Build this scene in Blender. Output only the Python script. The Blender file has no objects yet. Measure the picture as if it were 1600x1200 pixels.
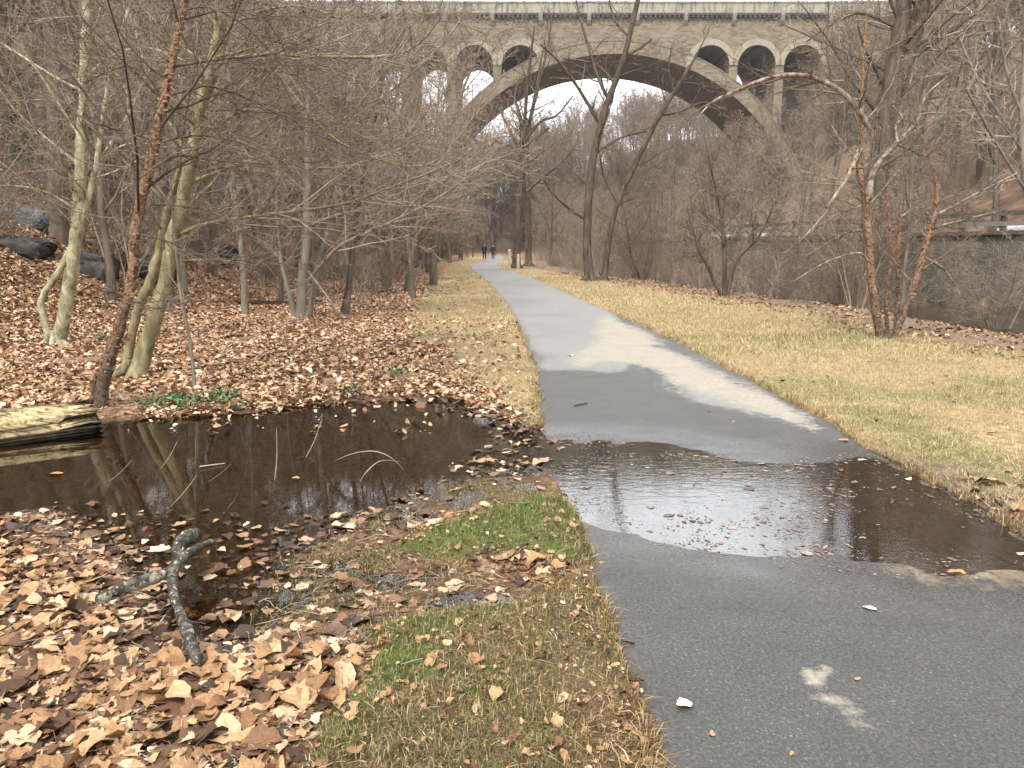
import bpy, math, random
import numpy as np
R = random.Random(7)
NR = np.random.RandomState(11)
SC = bpy.context.scene
COL = SC.collection

# ------------------------------------------------------------------ camera maths
TH = math.atan(215 / 1200); CT, ST = math.cos(TH), math.sin(TH); CAMZ = 1.6
def ray(px, py):
    u = (px - 800) / 1200; v = (600 - py) / 1200
    return (u, CT + v * ST, -ST + v * CT)
def U(px, py, Y):
    d = ray(px, py); k = Y / d[1]
    return (d[0] * k, Y, CAMZ + d[2] * k)
def G(px, py, z=0.0):
    d = ray(px, py); k = (z - CAMZ) / d[2]
    return (d[0] * k, d[1] * k)
def project(x, y, z):
    f = y * CT - (z - CAMZ) * ST; upc = y * ST + (z - CAMZ) * CT
    return 800 + 1200 * x / f, 600 - 1200 * upc / f

# ------------------------------------------------------------------ numeric helpers
def vnoise(x, y, s=0):
    xi = np.floor(x); yi = np.floor(y); fx = x - xi; fy = y - yi
    fx = fx * fx * (3 - 2 * fx); fy = fy * fy * (3 - 2 * fy)
    def h(a, b):
        v = np.sin(a * 127.1 + b * 311.7 + s * 74.7) * 43758.5453
        return v - np.floor(v)
    return (h(xi, yi) * (1 - fx) + h(xi + 1, yi) * fx) * (1 - fy) + (h(xi, yi + 1) * (1 - fx) + h(xi + 1, yi + 1) * fx) * fy
def fbm(x, y, s=0, o=4):
    t = 0; a = .5; n = 0
    for i in range(o):
        t = t + a * vnoise(x, y, s + i * 3.1); n += a; a *= .5; x = x * 2.03 + 7.7; y = y * 2.03 + 3.3
    return t / n
def sst(a, b, x):
    t = np.clip((x - a) / (b - a), 0, 1)
    return t * t * (3 - 2 * t)
def sdf(poly, x, y):
    """signed distance, positive inside"""
    x = np.asarray(x, float); y = np.asarray(y, float)
    best = np.full(x.shape, 1e9); ins = np.zeros(x.shape, bool)
    n = len(poly)
    for i in range(n):
        ax, ay = poly[i]; bx, by = poly[(i + 1) % n]
        dx, dy = bx - ax, by - ay
        t = np.clip(((x - ax) * dx + (y - ay) * dy) / (dx * dx + dy * dy + 1e-12), 0, 1)
        best = np.minimum(best, (x - ax - t * dx) ** 2 + (y - ay - t * dy) ** 2)
        c = ((ay > y) != (by > y)) & (x < (bx - ax) * (y - ay) / ((by - ay) if by != ay else 1e-9) + ax)
        ins ^= c
    d = np.sqrt(best)
    return np.where(ins, d, -d)
def GP(pts): return [G(*p) for p in pts]

# ------------------------------------------------------------------ mesh helpers
class MB:
    def __init__(s): s.V = []; s.F = []; s.n = 0
    def add(s, V, *faces):
        V = np.asarray(V, float).reshape(-1, 3); s.V.append(V)
        for f in faces:
            f = np.asarray(f, int)
            if f.size: s.F.append(f + s.n)
        s.n += len(V)
    def box(s, x0, x1, y0, y1, z0, z1):
        V = [(x0, y0, z0), (x1, y0, z0), (x1, y1, z0), (x0, y1, z0), (x0, y0, z1), (x1, y0, z1), (x1, y1, z1), (x0, y1, z1)]
        s.add(V, [(0, 3, 2, 1), (4, 5, 6, 7), (0, 1, 5, 4), (1, 2, 6, 5), (2, 3, 7, 6), (3, 0, 4, 7)])
    def mesh(s, name, smooth=False):
        me = bpy.data.meshes.new(name)
        V = np.concatenate(s.V); me.vertices.add(len(V)); me.vertices.foreach_set('co', V.ravel())
        lv = np.concatenate([f.ravel() for f in s.F]); lt = np.concatenate([np.full(len(f), f.shape[1]) for f in s.F])
        ls = np.concatenate([[0], np.cumsum(lt)[:-1]])
        me.loops.add(len(lv)); me.loops.foreach_set('vertex_index', lv)
        me.polygons.add(len(lt)); me.polygons.foreach_set('loop_start', ls)
        me.polygons.foreach_set('use_smooth', np.full(len(lt), smooth))
        me.update(calc_edges=True)
        return me
    def build(s, name, mat, parent=None, smooth=False):
        me = s.mesh(name, smooth); me.materials.append(mat)
        return link(name, me, parent)
def link(name, data, parent=None):
    o = bpy.data.objects.new(name, data); COL.objects.link(o)
    if parent: o.parent = parent
    return o
def tag(o, label=None, cat=None, group=None, kind=None):
    if label: o['label'] = label
    if cat: o['category'] = cat
    if group: o['group'] = group
    if kind: o['kind'] = kind
    return o
def empty(name, loc, rz=0):
    o = link(name, None); o.location = loc; o.rotation_euler = (0, 0, rz); o.empty_display_size = .2
    return o
def copy_tree(o, parent=None):
    c = o.copy(); COL.objects.link(c)
    if parent: c.parent = parent
    for ch in list(o.children): copy_tree(ch, c)
    return c
def tubes(mb, items, sides, amp=0.0, cap=False):
    """items: list of (pts, radii); grouped by length"""
    by = {}
    for p, r in items: by.setdefault(len(p), []).append((p, r))
    a = np.arange(sides) * 2 * math.pi / sides
    ca, sa = np.cos(a), np.sin(a)
    for n, L in by.items():
        P = np.array([q[0] for q in L], float); Rr = np.array([q[1] for q in L], float)
        T = np.gradient(P, axis=1); T /= np.linalg.norm(T, axis=2, keepdims=True) + 1e-9
        M = P[:, -1] - P[:, 0]
        ref = np.zeros_like(M); ref[np.arange(len(M)), np.argmin(np.abs(M), axis=1)] = 1
        N1 = np.cross(T, ref[:, None, :]); N1 /= np.linalg.norm(N1, axis=2, keepdims=True) + 1e-9
        N2 = np.cross(T, N1)
        rad = Rr[:, :, None] * (1 + (amp * (NR.rand(len(L), n, sides) - .5) if amp else 0)) * np.ones((1, 1, sides))
        V = P[:, :, None, :] + rad[..., None] * (ca[None, None, :, None] * N1[:, :, None, :] + sa[None, None, :, None] * N2[:, :, None, :])
        i = np.arange(n - 1)[:, None]; k = np.arange(sides)[None, :]; k2 = (k + 1) % sides
        q = np.stack([i * sides + k, i * sides + k2, (i + 1) * sides + k2, (i + 1) * sides + k], -1).reshape(-1, 4)
        F = (q[None] + (np.arange(len(L)) * n * sides)[:, None, None]).reshape(-1, 4)
        ex = []
        if cap:
            base = (np.arange(len(L)) * n * sides)[:, None]
            ex = [base + np.arange(sides)[None, ::-1], base + (n - 1) * sides + np.arange(sides)[None]]
        mb.add(V.reshape(-1, 3), F, *ex)

# ------------------------------------------------------------------ material helpers
class NT:
    def __init__(s, name):
        s.m = bpy.data.materials.new(name); s.m.use_nodes = True
        s.t = s.m.node_tree; s.t.nodes.clear()
        s.out = s.t.nodes.new('ShaderNodeOutputMaterial')
    def n(s, typ, ins=None, **kw):
        nd = s.t.nodes.new('ShaderNode' + typ)
        for k, v in kw.items(): setattr(nd, k, v)
        for k, v in (ins or {}).items(): s.set(nd.inputs[k], v)
        return nd
    def set(s, sock, v):
        if hasattr(v, 'links') or isinstance(v, bpy.types.NodeSocket): s.t.links.new(v, sock)
        elif isinstance(v, (tuple, list)) and len(v) == 3 and sock.type == 'RGBA': sock.default_value = (*v, 1)
        else: sock.default_value = v
    def obj(s): return s.n('TexCoord').outputs['Object']
    def pos(s): return s.n('NewGeometry').outputs['Position']
    def vscale(s, v, sc, loc=(0, 0, 0)):
        return s.n('Mapping', {'Vector': v, 'Scale': sc, 'Location': loc}).outputs[0]
    def noise(s, v, scale, detail=4, rough=.55, dist=0.0, col=False):
        nd = s.n('TexNoise', {'Vector': v, 'Scale': scale, 'Detail': detail, 'Roughness': rough, 'Distortion': dist})
        return nd.outputs['Color' if col else 'Fac']
    def voro(s, v, scale, feat='F1', out='Distance', rand=1.0):
        return s.n('TexVoronoi', {'Vector': v, 'Scale': scale, 'Randomness': rand}, feature=feat).outputs[out]
    def ramp(s, f, stops, interp='LINEAR'):
        nd = s.n('ValToRGB', {'Fac': f}); cr = nd.color_ramp; cr.interpolation = interp
        while len(cr.elements) < len(stops): cr.elements.new(.5)
        for e, (p, c) in zip(cr.elements, stops):
            e.position = p; e.color = (*c, 1) if isinstance(c, (tuple, list)) else (c, c, c, 1)
        return nd.outputs['Color']
    def mix(s, f, a, b, mode='MIX'):
        nd = s.n('Mix', data_type='RGBA', blend_type=mode)
        s.set(nd.inputs[0], f); s.set(nd.inputs[6], a); s.set(nd.inputs[7], b)
        return nd.outputs[2]
    def math(s, op, a, b=0.0, c=None, clamp=False):
        nd = s.n('Math', operation=op, use_clamp=clamp); s.set(nd.inputs[0], a); s.set(nd.inputs[1], b)
        if c is not None: s.set(nd.inputs[2], c)
        return nd.outputs[0]
    def mrange(s, v, a, b, c=0.0, d=1.0):
        return s.n('MapRange', {'Value': v, 'From Min': a, 'From Max': b, 'To Min': c, 'To Max': d}).outputs[0]
    def attr(s, name): return s.n('Attribute', attribute_name=name).outputs['Fac']
    def island(s): return s.n('NewGeometry').outputs['Random Per Island']
    def rnd(s): return s.n('ObjectInfo').outputs['Random']
    def bump(s, h, strength=.5, dist=.02): return s.n('Bump', {'Height': h, 'Strength': strength, 'Distance': dist}).outputs[0]
    def done(s, col, rough=.85, nrm=None, spec=.3, **kw):
        b = s.n('BsdfPrincipled', {'Base Color': col, 'Roughness': rough, 'Specular IOR Level': spec})
        for k, v in kw.items(): s.set(b.inputs[k], v)
        if nrm is not None: s.set(b.inputs['Normal'], nrm)
        s.t.links.new(b.outputs[0], s.out.inputs[0]); return s.m

def m_plain(name, c, rough=.7, spec=.3, var=.25, scale=8):
    t = NT(name); f = t.noise(t.obj(), scale, 5)
    col = t.mix(f, tuple(x * (1 - var) for x in c), tuple(min(1, x * (1 + var)) for x in c))
    return t.done(col, rough, t.bump(f, .2, .01), spec)
def m_bark(name, stops, scale=6, stretch=.25, bump=.6, objrand=0.0, dist=.02):
    t = NT(name); v = t.vscale(t.obj(), (1, 1, stretch))
    f = t.noise(v, scale, 7, .65, .6); col = t.ramp(f, stops)
    if objrand:
        col = t.mix(t.mrange(t.rnd(), 0, 1, 0, objrand), col, (.045, .036, .028))
    f2 = t.noise(v, scale * 4, 5, .7)
    return t.done(col, .9, t.bump(t.math('ADD', f, f2), bump, dist), .2)
M = {}
M['syc'] = m_bark('sycamore_bark', [(.0, (.07, .058, .035)), (.38, (.15, .13, .075)), (.44, (.25, .23, .135)), (.53, (.34, .32, .20)), (.58, (.50, .47, .34)), (.64, (.32, .29, .18)), (.72, (.55, .52, .40))], 8, .55, .9)
M['olive'] = m_bark('olive_bark', [(.3, (.10, .085, .045)), (.46, (.19, .165, .09)), (.56, (.29, .25, .145)), (.75, (.40, .36, .23))], 9, .35, .7)
t = NT('river_birch_bark'); P = t.obj(); zz = t.n('SeparateXYZ', {0: P}).outputs[2]
f = t.noise(t.vscale(P, (1, 1, .8)), 13, 8, .72, 1.6); g = t.noise(t.vscale(P, (1, 1, 2.2)), 24, 6, .7, .8)
col = t.ramp(f, [(.36, (.035, .024, .018)), (.43, (.13, .066, .036)), (.48, (.30, .165, .09)), (.54, (.46, .31, .21)), (.58, (.18, .11, .07)), (.63, (.58, .49, .39)), (.7, (.32, .25, .19)), (.8, (.12, .085, .06))])
col = t.mix(t.mrange(g, .5, .66, 0, .75), col, (.055, .037, .026)); old = t.ramp(f, [(.35, (.04, .032, .025)), (.55, (.13, .10, .075)), (.7, (.24, .19, .15))])
col = t.mix(t.math('MULTIPLY', t.mrange(t.math('ADD', zz, t.mrange(f, .3, .7, -.5, .5)), 1.5, .5), .75), col, old)
M['birch'] = t.done(col, .9, t.bump(t.math('ADD', f, g), 1.0, .035), .15)
M['birch_flake'] = m_plain('birch_peel', (.30, .17, .10), .9, .15, .75, 40)
M['pinkbark'] = m_bark('pink_birch_bark', [(.32, (.06, .045, .036)), (.45, (.17, .125, .092)), (.55, (.29, .235, .185)), (.7, (.44, .39, .33))], 9, .5, .8)
M['dark'] = m_bark('dark_bark', [(.3, (.035, .027, .02)), (.5, (.085, .066, .048)), (.7, (.15, .12, .09))], 7, .2, .9)
M['grey'] = m_bark('grey_bark', [(.3, (.11, .095, .075)), (.5, (.19, .17, .135)), (.7, (.28, .255, .21))], 6, .25, .6)
M['rust'] = m_bark('rust_bark', [(.3, (.06, .03, .02)), (.5, (.15, .075, .05)), (.7, (.24, .13, .09))], 7, .3, .6)
M['forest'] = m_bark('forest_bark', [(.3, (.075, .059, .045)), (.5, (.15, .121, .093)), (.7, (.25, .207, .163))], 3, .25, .6, .45)
def m_twig(name, a, b, objrand=.35):
    t = NT(name); col = t.mix(t.island(), a, b)
    if objrand: col = t.mix(t.mrange(t.rnd(), 0, 1, 0, objrand), col, (.06, .045, .036))
    return t.done(col, .85, None, .2)
M['twig'] = m_twig('grey_twigs', (.16, .125, .092), (.39, .32, .24))
M['twig_dark'] = m_twig('dark_twigs', (.085, .063, .046), (.22, .17, .125), .2)
M['twig_pale'] = m_twig('pale_twigs', (.2, .175, .13), (.42, .37, .29), .1)
M['twig_warm'] = m_twig('warm_twigs', (.16, .12, .085), (.37, .29, .21), .25)

# leaves
def m_leaf(name, stops, rough=.75, sat=1.0):
    t = NT(name); col = t.ramp(t.island(), stops)
    nz = t.noise(t.pos(), 75, 5, .7); col = t.mix(t.mrange(nz, .4, .7, 0, .75), col, t.mix(.75, col, (.05, .025, .012)))
    return t.done(col, rough, t.bump(nz, .25, .004), .3)
M['leaf'] = m_leaf('dry_leaves', [(0, (.035, .02, .013)), (.18, (.11, .058, .032)), (.36, (.24, .125, .062)), (.58, (.36, .205, .098)), (.8, (.44, .285, .15)), (.95, (.52, .38, .24)), (1, (.64, .52, .38))])
M['leaf_far'] = m_leaf('woodland_leaves', [(0, (.08, .045, .028)), (.14, (.21, .112, .06)), (.4, (.41, .24, .132)), (.7, (.54, .355, .215)), (.9, (.66, .48, .32)), (1, (.72, .60, .45))])
M['leaf_wet'] = m_leaf('wet_leaves', [(0, (.025, .015, .010)), (.3, (.08, .042, .026)), (.55, (.20, .105, .055)), (.78, (.36, .22, .12)), (.93, (.50, .37, .24)), (1, (.62, .52, .38))], .4)
M['leaf_pink'] = m_leaf('soaked_leaves', [(0, (.08, .055, .045)), (.5, (.22, .15, .12)), (1, (.38, .29, .24))], .4)
M['leaf_pale'] = m_plain('pale_leaf', (.62, .48, .30), .7, .3, .15, 40)
M['leaf_orange'] = m_plain('orange_leaf', (.42, .20, .09), .7, .3, .25, 40)

# ------------------------------------------------------------------ layout in plan
ED = np.array([(-6, .5, 2.95), (1, .5, 2.95), (2.1, .48, 2.95), (3.8, .40, 2.93), (6.5, .25, 2.95), (7.05, .26, 2.95), (9.87, .316, 2.92), (14.4, .18, 2.75), (18.6, .0, 2.45), (20.6, -.085, 2.35),
               (28, -.6, 1.87), (35.7, -1.12, 1.35), (41, -1.6, 1.0), (48, -2.3, .25), (56, -3.0, -.5), (60, -3.3, -.9), (72, -3.7, -1.4), (83, -3.6, -1.2), (96, -3.4, -1.0), (120, -3.6, -1.2), (150, -4.5, -2.0)])
def _smooth(y, c):
    k = np.array([-1.5, -.75, 0, .75, 1.5]); sc = np.clip(np.asarray(y, float) * .08, .25, 4)
    return sum(np.interp(y + sc * q, ED[:, 0], ED[:, c]) for q in k) / 5
def pl(y): return _smooth(y, 1) + .05 * (vnoise(y * 2.1, y * 0 + 3, 5) - .5) + .05 * (vnoise(y * 7, y * 0 + 3, 6) - .5)
def pr(y): return _smooth(y, 2) + .05 * (vnoise(y * 1.7, y * 0 + 9, 7) - .5) + .04 * (vnoise(y * 6, y * 0 + 3, 8) - .5)
def xverge(y): return np.interp(y, [0, 6, 7.9, 11, 14.4, 20, 26, 43, 60, 96, 150], [.4, .1, -.3, -1.0, -2.1, -2.5, -3.0, -3.9, -5.2, -6.0, -8])
def xlawn(y): return np.interp(y, [0, 10, 13.3, 18, 23, 35.7, 45, 60, 100, 165], [8.5, 7.9, 7.2, 7.0, 6.6, 4.6, 3.0, 1.5, 3, 8])
def xwall(y): return np.interp(y, [-20, 10, 30, 55, 80, 120, 165, 250], [32, 26, 20, 13.75, 12.5, 16, 24, 40])
ZW = -.035
POND = GP([(-420, 690), (-150, 690), (0, 688), (90, 668), (170, 652), (250, 650), (330, 646), (450, 633), (540, 621), (640, 618), (715, 620), (765, 640), (800, 655), (845, 668), (870, 690), (850, 735), (745, 742), (690, 762), (640, 775),
           (600, 800), (520, 832), (465, 860), (440, 910), (420, 960), (370, 1005), (300, 1000), (245, 950), (205, 890), (120, 825), (60, 800), (-30, 808), (-200, 810), (-420, 830)])
PUD = GP([(835, 682), (930, 684), (1040, 690), (1150, 712), (1250, 718), (1330, 704), (1400, 722), (1460, 748), (1530, 785), (1620, 835), (1750, 890), (1700, 930), (1600, 888), (1450, 882), (1330, 875), (1200, 863), (1060, 830), (960, 812), (900, 790), (845, 765), (800, 740), (780, 700)])
MARSH = GP([(420, 870), (520, 835), (650, 768), (740, 742), (840, 735), (900, 790), (850, 778), (760, 790), (640, 825), (690, 870), (800, 885), (835, 905), (835, 940), (720, 955), (600, 975), (520, 1010), (450, 1010), (380, 965)])
G1 = GP([(640, 835), (720, 808), (790, 788), (840, 775), (960, 795), (1000, 850), (1010, 905), (880, 895), (800, 872), (720, 880), (650, 868), (560, 880), (530, 860), (590, 850)])
G2 = GP([(560, 985), (620, 955), (700, 945), (790, 935), (840, 900), (1020, 905), (1080, 1020), (1140, 1200), (1200, 1500), (560, 1500), (470, 1200), (500, 1130), (550, 1080), (575, 1030)])
G2G = GP([(555, 990), (640, 955), (800, 940), (830, 975), (700, 1010), (690, 1075), (600, 1110), (540, 1160), (470, 1190), (520, 1120), (560, 1060)])
def zpath(x, y):
    s = sdf(PUD, x, y) + .16 * (fbm(x * 1.3, y * 2.2, 21, 4) - .5)
    return np.clip(ZW - .014 * s - .042 * s * np.abs(s), -.10, 0.0) + .008 * (fbm(x * 3.5, y * 5, 31, 5) - .5)
def H(x, y):
    x = np.asarray(x, float); y = np.asarray(y, float)
    z = .004 + .03 * fbm(x * .7, y * .7, 1, 4) + .012 * (fbm(x * 5, y * 5, 2, 3) - .2)
    # wooded slope to the west, rough with ledges
    toe = np.interp(y, [-20, 5, 12, 35, 90, 165, 260], [-6.5, -6.4, -7.0, -8.5, -10, -17, -30]) + 1.6 * (fbm(y * .15, x * 0, 41) - .5)
    s = np.maximum(0, toe - x)
    z = z + .66 * s * s / (s + 2.6) * (1 + .35 * (fbm(x * .12, y * .12, 3) - .5)) + sst(0, 4, s) * .9 * (fbm(x * .5, y * .5, 4) - .5)
    # creek bank, road shelf and slope to the east
    xl = xlawn(y); xw = xwall(y)
    z = z - 1.15 * sst(1.6, 7.5, x - xl) - .25 * sst(0, 1, x - xl) * (fbm(x * .9, y * .9, 5) - .4)
    shelf = sst(.45, .75, x - xw)
    z = z * (1 - shelf) + shelf * 1.6
    s2 = np.maximum(0, x - xw - 10) * (1 - .75 * sst(175, 250, y))
    z = z + .62 * s2 * s2 / (s2 + 4) * (1 + .3 * (fbm(x * .1, y * .1, 6) - .5))
    # hills closing the valley
    f = sst(188, 310, y)
    z = z + f * (23 + .25 * np.clip(x, -60, 60) + 8 * (fbm(x * .02, y * .02, 7) - .5)) 
    near = (y < 10) & (y > 1) & (x > -9) & (x < 6)
    if near.any():
        xn, yn, zn = x[near], y[near], z[near]
        sp = sdf(POND, xn, yn) + .30 * (fbm(xn * 1.8, yn * 2.2, 12, 5) - .5)
        zn = np.where(sp > -.32, np.minimum(zn, np.maximum(ZW - .16 * sp, ZW - .38)), zn)
        m = sst(-.12, .12, sdf(MARSH, xn, yn))
        zm = ZW + .003 + .05 * (fbm(xn * 3.5, yn * 4.5, 13, 4) - .5)
        zn = zn * (1 - m) + np.minimum(zn, zm) * m
        zn = zn + .03 * sst(0, .25, sdf(G1, xn, yn)) + .012 * sst(0, .25, sdf(G2, xn, yn))
        sg = sdf(PUD, xn, yn) + .1 * (fbm(xn * 3, yn * 3, 14) - .5)
        zn = np.where(xn > 2.5, np.minimum(zn, np.maximum(ZW - .08 * sg, ZW - .06)), zn)
        z = z.copy(); z[near] = zn
    w = sst(-.03, .05, np.minimum(x - pl(y), pr(y) - x)) * (y < 149)
    z = z * (1 - w) + (np.minimum(z, zpath(x, y)) - .05) * w
    return z
def H1(x, y): return float(H(np.array([float(x)]), np.array([float(y)]))[0])

# ------------------------------------------------------------------ ground sheet
def graded(a, b, step, lo, hi, g):
    v = list(np.arange(a, b, step)); s = step; x = b
    while x < hi: v.append(x); s *= g; x += s
    v.append(hi); s = step; x = a; left = []
    while x > lo: s *= g; x -= s; left.append(max(x, lo))
    return np.array(sorted(set(left + v)))
gx = graded(-5.2, 4.2, .05, -420, 420, 1.045); gy = graded(2.0, 9.0, .05, -30, 700, 1.032)
XX, YY = np.meshgrid(gx, gy); xf, yf = XX.ravel(), YY.ravel()
ZZ = H(xf, yf)
mb = MB(); nx, ny = len(gx), len(gy)
i = np.arange(ny - 1)[:, None]; j = np.arange(nx - 1)[None]
q = np.stack([i * nx + j, i * nx + j + 1, (i + 1) * nx + j + 1, (i + 1) * nx + j], -1).reshape(-1, 4)
mb.add(np.stack([xf, yf, ZZ], 1), q)
def lawn_mask(x, y):
    n = (fbm(x * 1.1, y * 1.1, 51) - .5) * 1.2
    right = sst(-.3, .3, x - pr(y) + .1) * sst(-.5, .6, xlawn(y) - x + n) * sst(100, 80, y)
    left = sst(-.25, .35, x - xverge(y) + n * .8) * sst(-.3, .1, pl(y) - x + .2) * sst(6.6, 7.2, y) * sst(140, 110, y)
    nearp = np.zeros_like(x); k = (y < 6) & (y > 0) & (x > -4) & (x < 1.5)
    if k.any(): nearp[k] = np.maximum(sst(-.1, .15, sdf(G1, x[k], y[k])), sst(-.1, .15, sdf(G2, x[k], y[k])))
    return np.clip(right + left + nearp, 0, 1)
def green_mask(x, y):
    k = (y < 6) & (y > 0) & (x > -4) & (x < 1.5)
    g = .36 * sst(.58, .74, fbm(x * .35, y * .6, 52)) * (y >= 6)
    g = np.where((y > 5) & (x > 2.9), np.maximum(g, .55 * sst(.6, .0, np.abs(x - pr(y) - .5)) * (y < 7.5)), g)
    if k.any(): g[k] = np.maximum(sst(-.1, .2, sdf(G1, x[k], y[k])), sst(-.1, .15, sdf(G2G, x[k], y[k]))) * (.6 + .4 * sst(.3, .6, fbm(x[k] * 3, y[k] * 3, 53)))
    return g
lawn = lawn_mask(xf, yf); green = green_mask(xf, yf)
wetm = np.zeros_like(xf); k = (yf < 9) & (yf > 1.5) & (xf > -8) & (xf < 6)
wetm[k] = sst(.045, -.01, ZZ[k] - ZW)
mudm = sst(-.2, 1.2, xf - xlawn(yf)) * sst(1, -1, xf - xwall(yf)) * (.5 + .5 * sst(.35, .6, fbm(xf * .8, yf * .8, 54)))
mudm = np.maximum(mudm, .8 * (xf > 2.9) * (yf < 5.6) * sst(.9, .1, xf - pr(yf)) * (yf > 3))
def hillm(x, y):
    return sst(1.6, 4, np.asarray(ZZ))
t = NT('ground_soil')
P = t.pos()
n1 = t.noise(P, 9, 6, .65); n2 = t.noise(P, 1.1, 4); n3 = t.noise(P, 38, 4, .7)
vc = t.n('TexVoronoi', {'Vector': t.n('VectorMath', {0: P, 1: t.noise(P, 6, 3, col=True)}, operation='ADD').outputs[0], 'Scale': 11.0})
sep = t.n('SeparateColor', {'Color': vc.outputs['Color']}).outputs[0]
leafc = t.ramp(sep, [(0, (.05, .028, .018)), (.25, (.16, .08, .042)), (.5, (.30, .155, .08)), (.75, (.40, .235, .13)), (1, (.5, .35, .21))])
leafc = t.mix(t.mrange(n3, .4, .7, 0, .6), leafc, (.10, .055, .03))
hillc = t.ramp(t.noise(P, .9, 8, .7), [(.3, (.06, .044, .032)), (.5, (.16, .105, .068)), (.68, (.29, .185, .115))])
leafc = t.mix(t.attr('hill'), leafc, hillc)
dry = t.ramp(n1, [(.3, (.19, .13, .065)), (.5, (.36, .265, .135)), (.7, (.50, .39, .22))])
nearsoil = t.ramp(n3, [(.3, (.035, .024, .013)), (.55, (.10, .068, .035)), (.75, (.20, .14, .075))])
dry = t.mix(t.attr('near'), dry, nearsoil)
dry = t.mix(t.mrange(n2, .4, .65, 0, .4), dry, (.26, .17, .09))
gr = t.ramp(n1, [(.3, (.045, .06, .015)), (.55, (.115, .15, .035)), (.75, (.22, .22, .075))])
grass = t.mix(t.attr('green'), dry, gr)
lm = t.mrange(t.math('ADD', t.attr('lawn'), t.mrange(n1, .3, .7, -.35, .35)), .35, .65)
col = t.mix(lm, leafc, grass)
mud = t.ramp(n1, [(.3, (.08, .058, .04)), (.55, (.23, .175, .12)), (.75, (.42, .335, .235))])
col = t.mix(t.attr('mud'), col, mud)
wetc = t.ramp(t.noise(P, 14, 5, .7), [(.3, (.028, .018, .009)), (.55, (.085, .052, .024)), (.75, (.17, .10, .048))])
col = t.mix(t.attr('wet'), col, wetc)
bh = t.math('ADD', n1, t.math('ADD', t.math('MULTIPLY', n3, .5), vc.outputs['Distance']))
M['ground'] = t.done(col, t.mrange(t.attr('wet'), 0, 1, .92, .45), t.bump(bh, .9, .03), .25)
def fattr(me, name, arr):
    a = me.attributes.new(name, 'FLOAT', 'POINT'); a.data.foreach_set('value', np.asarray(arr, np.float32))
me = mb.mesh('ground', True); me.materials.append(M['ground'])
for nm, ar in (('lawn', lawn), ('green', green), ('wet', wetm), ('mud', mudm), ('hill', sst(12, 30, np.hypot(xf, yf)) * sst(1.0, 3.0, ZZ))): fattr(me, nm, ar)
fattr(me, 'near', sst(6.4, 5.2, yf) * (xf < 1.5))
tag(link('ground', me), kind='structure')

# ------------------------------------------------------------------ asphalt path
py_ = np.concatenate([np.arange(-6, 1.5, .5), np.arange(1.5, 12, .045), 12 + np.cumsum(.045 * 1.03 ** np.arange(160))]); py_ = py_[py_ < 149]
tt = np.linspace(0, 1, 76)
PX = pl(py_)[:, None] * (1 - tt) + pr(py_)[:, None] * tt; PY = np.repeat(py_[:, None], 76, 1)
PZ = zpath(PX.ravel(), PY.ravel()); PZ -= .02 * np.tile((np.abs(tt - .5) > .499), len(py_))
mb = MB(); i = np.arange(len(py_) - 1)[:, None]; j = np.arange(75)[None]
mb.add(np.stack([PX.ravel(), PY.ravel(), PZ], 1), np.stack([i * 76 + j, i * 76 + j + 1, (i + 1) * 76 + j + 1, (i + 1) * 76 + j], -1).reshape(-1, 4))
SILT = GP([(945, 492), (985, 508), (1040, 540), (1100, 570), (1180, 605), (1292, 668), (1272, 673), (1200, 648), (1150, 624), (1070, 608), (1030, 590), (985, 568), (950, 566), (900, 572), (880, 560), (930, 525), (935, 505)])
SILT2 = GP([(1250, 1042), (1290, 1045), (1305, 1078), (1358, 1132), (1340, 1140), (1290, 1108), (1262, 1085)])
DRY = [(-30, 160), (30, 160), (6, 22)] + GP([(955, 492), (975, 510), (1290, 668), (1270, 673), (1190, 650), (1060, 612), (1030, 590), (990, 572), (955, 580), (900, 576), (856, 578), (826, 545), (806, 505), (770, 450)]) + [(-8, 50)]
MUD = GP([(1335, 705), (1420, 730), (1500, 770), (1640, 850), (1700, 900), (1600, 890), (1450, 885), (1360, 850), (1330, 790)])
me = mb.mesh('path', True)
a, b = PX.ravel(), PY.ravel()
wz = (vnoise(a * 1.6, b * .9, 61) - .5) * .5 + (vnoise(a * 6, b * 2.5, 62) - .5) * .25
fattr(me, 'silt', np.maximum(sdf(SILT, a, b) + wz * .55, (sdf(SILT2, a, b) - .02 + (fbm(a * 14, b * 14, 63, 3) - .5) * .12) * 4))
fattr(me, 'dry', sdf(DRY, a, b) + wz * .6)
fattr(me, 'edge', np.minimum(a - pl(b), pr(b) - a))
fattr(me, 'muddy', sdf(MUD, a, b) + wz * .5)
fattr(me, 'wet', (ZW + .006 - PZ) * 60)
t = NT('asphalt'); P = t.pos()
na = t.noise(P, 70, 5, .75); nb = t.noise(P, 3.0, 5, .6); nc = t.noise(P, 230, 2, .8)
st = t.n('TexVoronoi', {'Vector': t.n('VectorMath', {0: P, 1: t.n('VectorMath', {0: t.noise(P, 40, 2, col=True), 1: (.02, .02, .02)}, operation='MULTIPLY').outputs[0]}, operation='ADD').outputs[0], 'Scale': 95.0})
stc = t.n('SeparateColor', {'Color': st.outputs['Color']}).outputs[0]
peb = t.math('MULTIPLY', t.mrange(st.outputs['Distance'], .32, .42, 1, 0), t.mrange(stc, .86, .90))
damp = t.ramp(na, [(.3, (.017, .017, .016)), (.5, (.043, .0425, .040)), (.72, (.11, .107, .10))])
damp = t.mix(t.mrange(nb, .35, .7, 0, .6), damp, t.mix(t.mrange(na, .35, .65), (.038, .038, .037), (.095, .095, .092)))
damp = t.mix(t.math('MULTIPLY', peb, t.mrange(nb, .35, .65, .05, .5)), damp, (.30, .29, .26))
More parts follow.
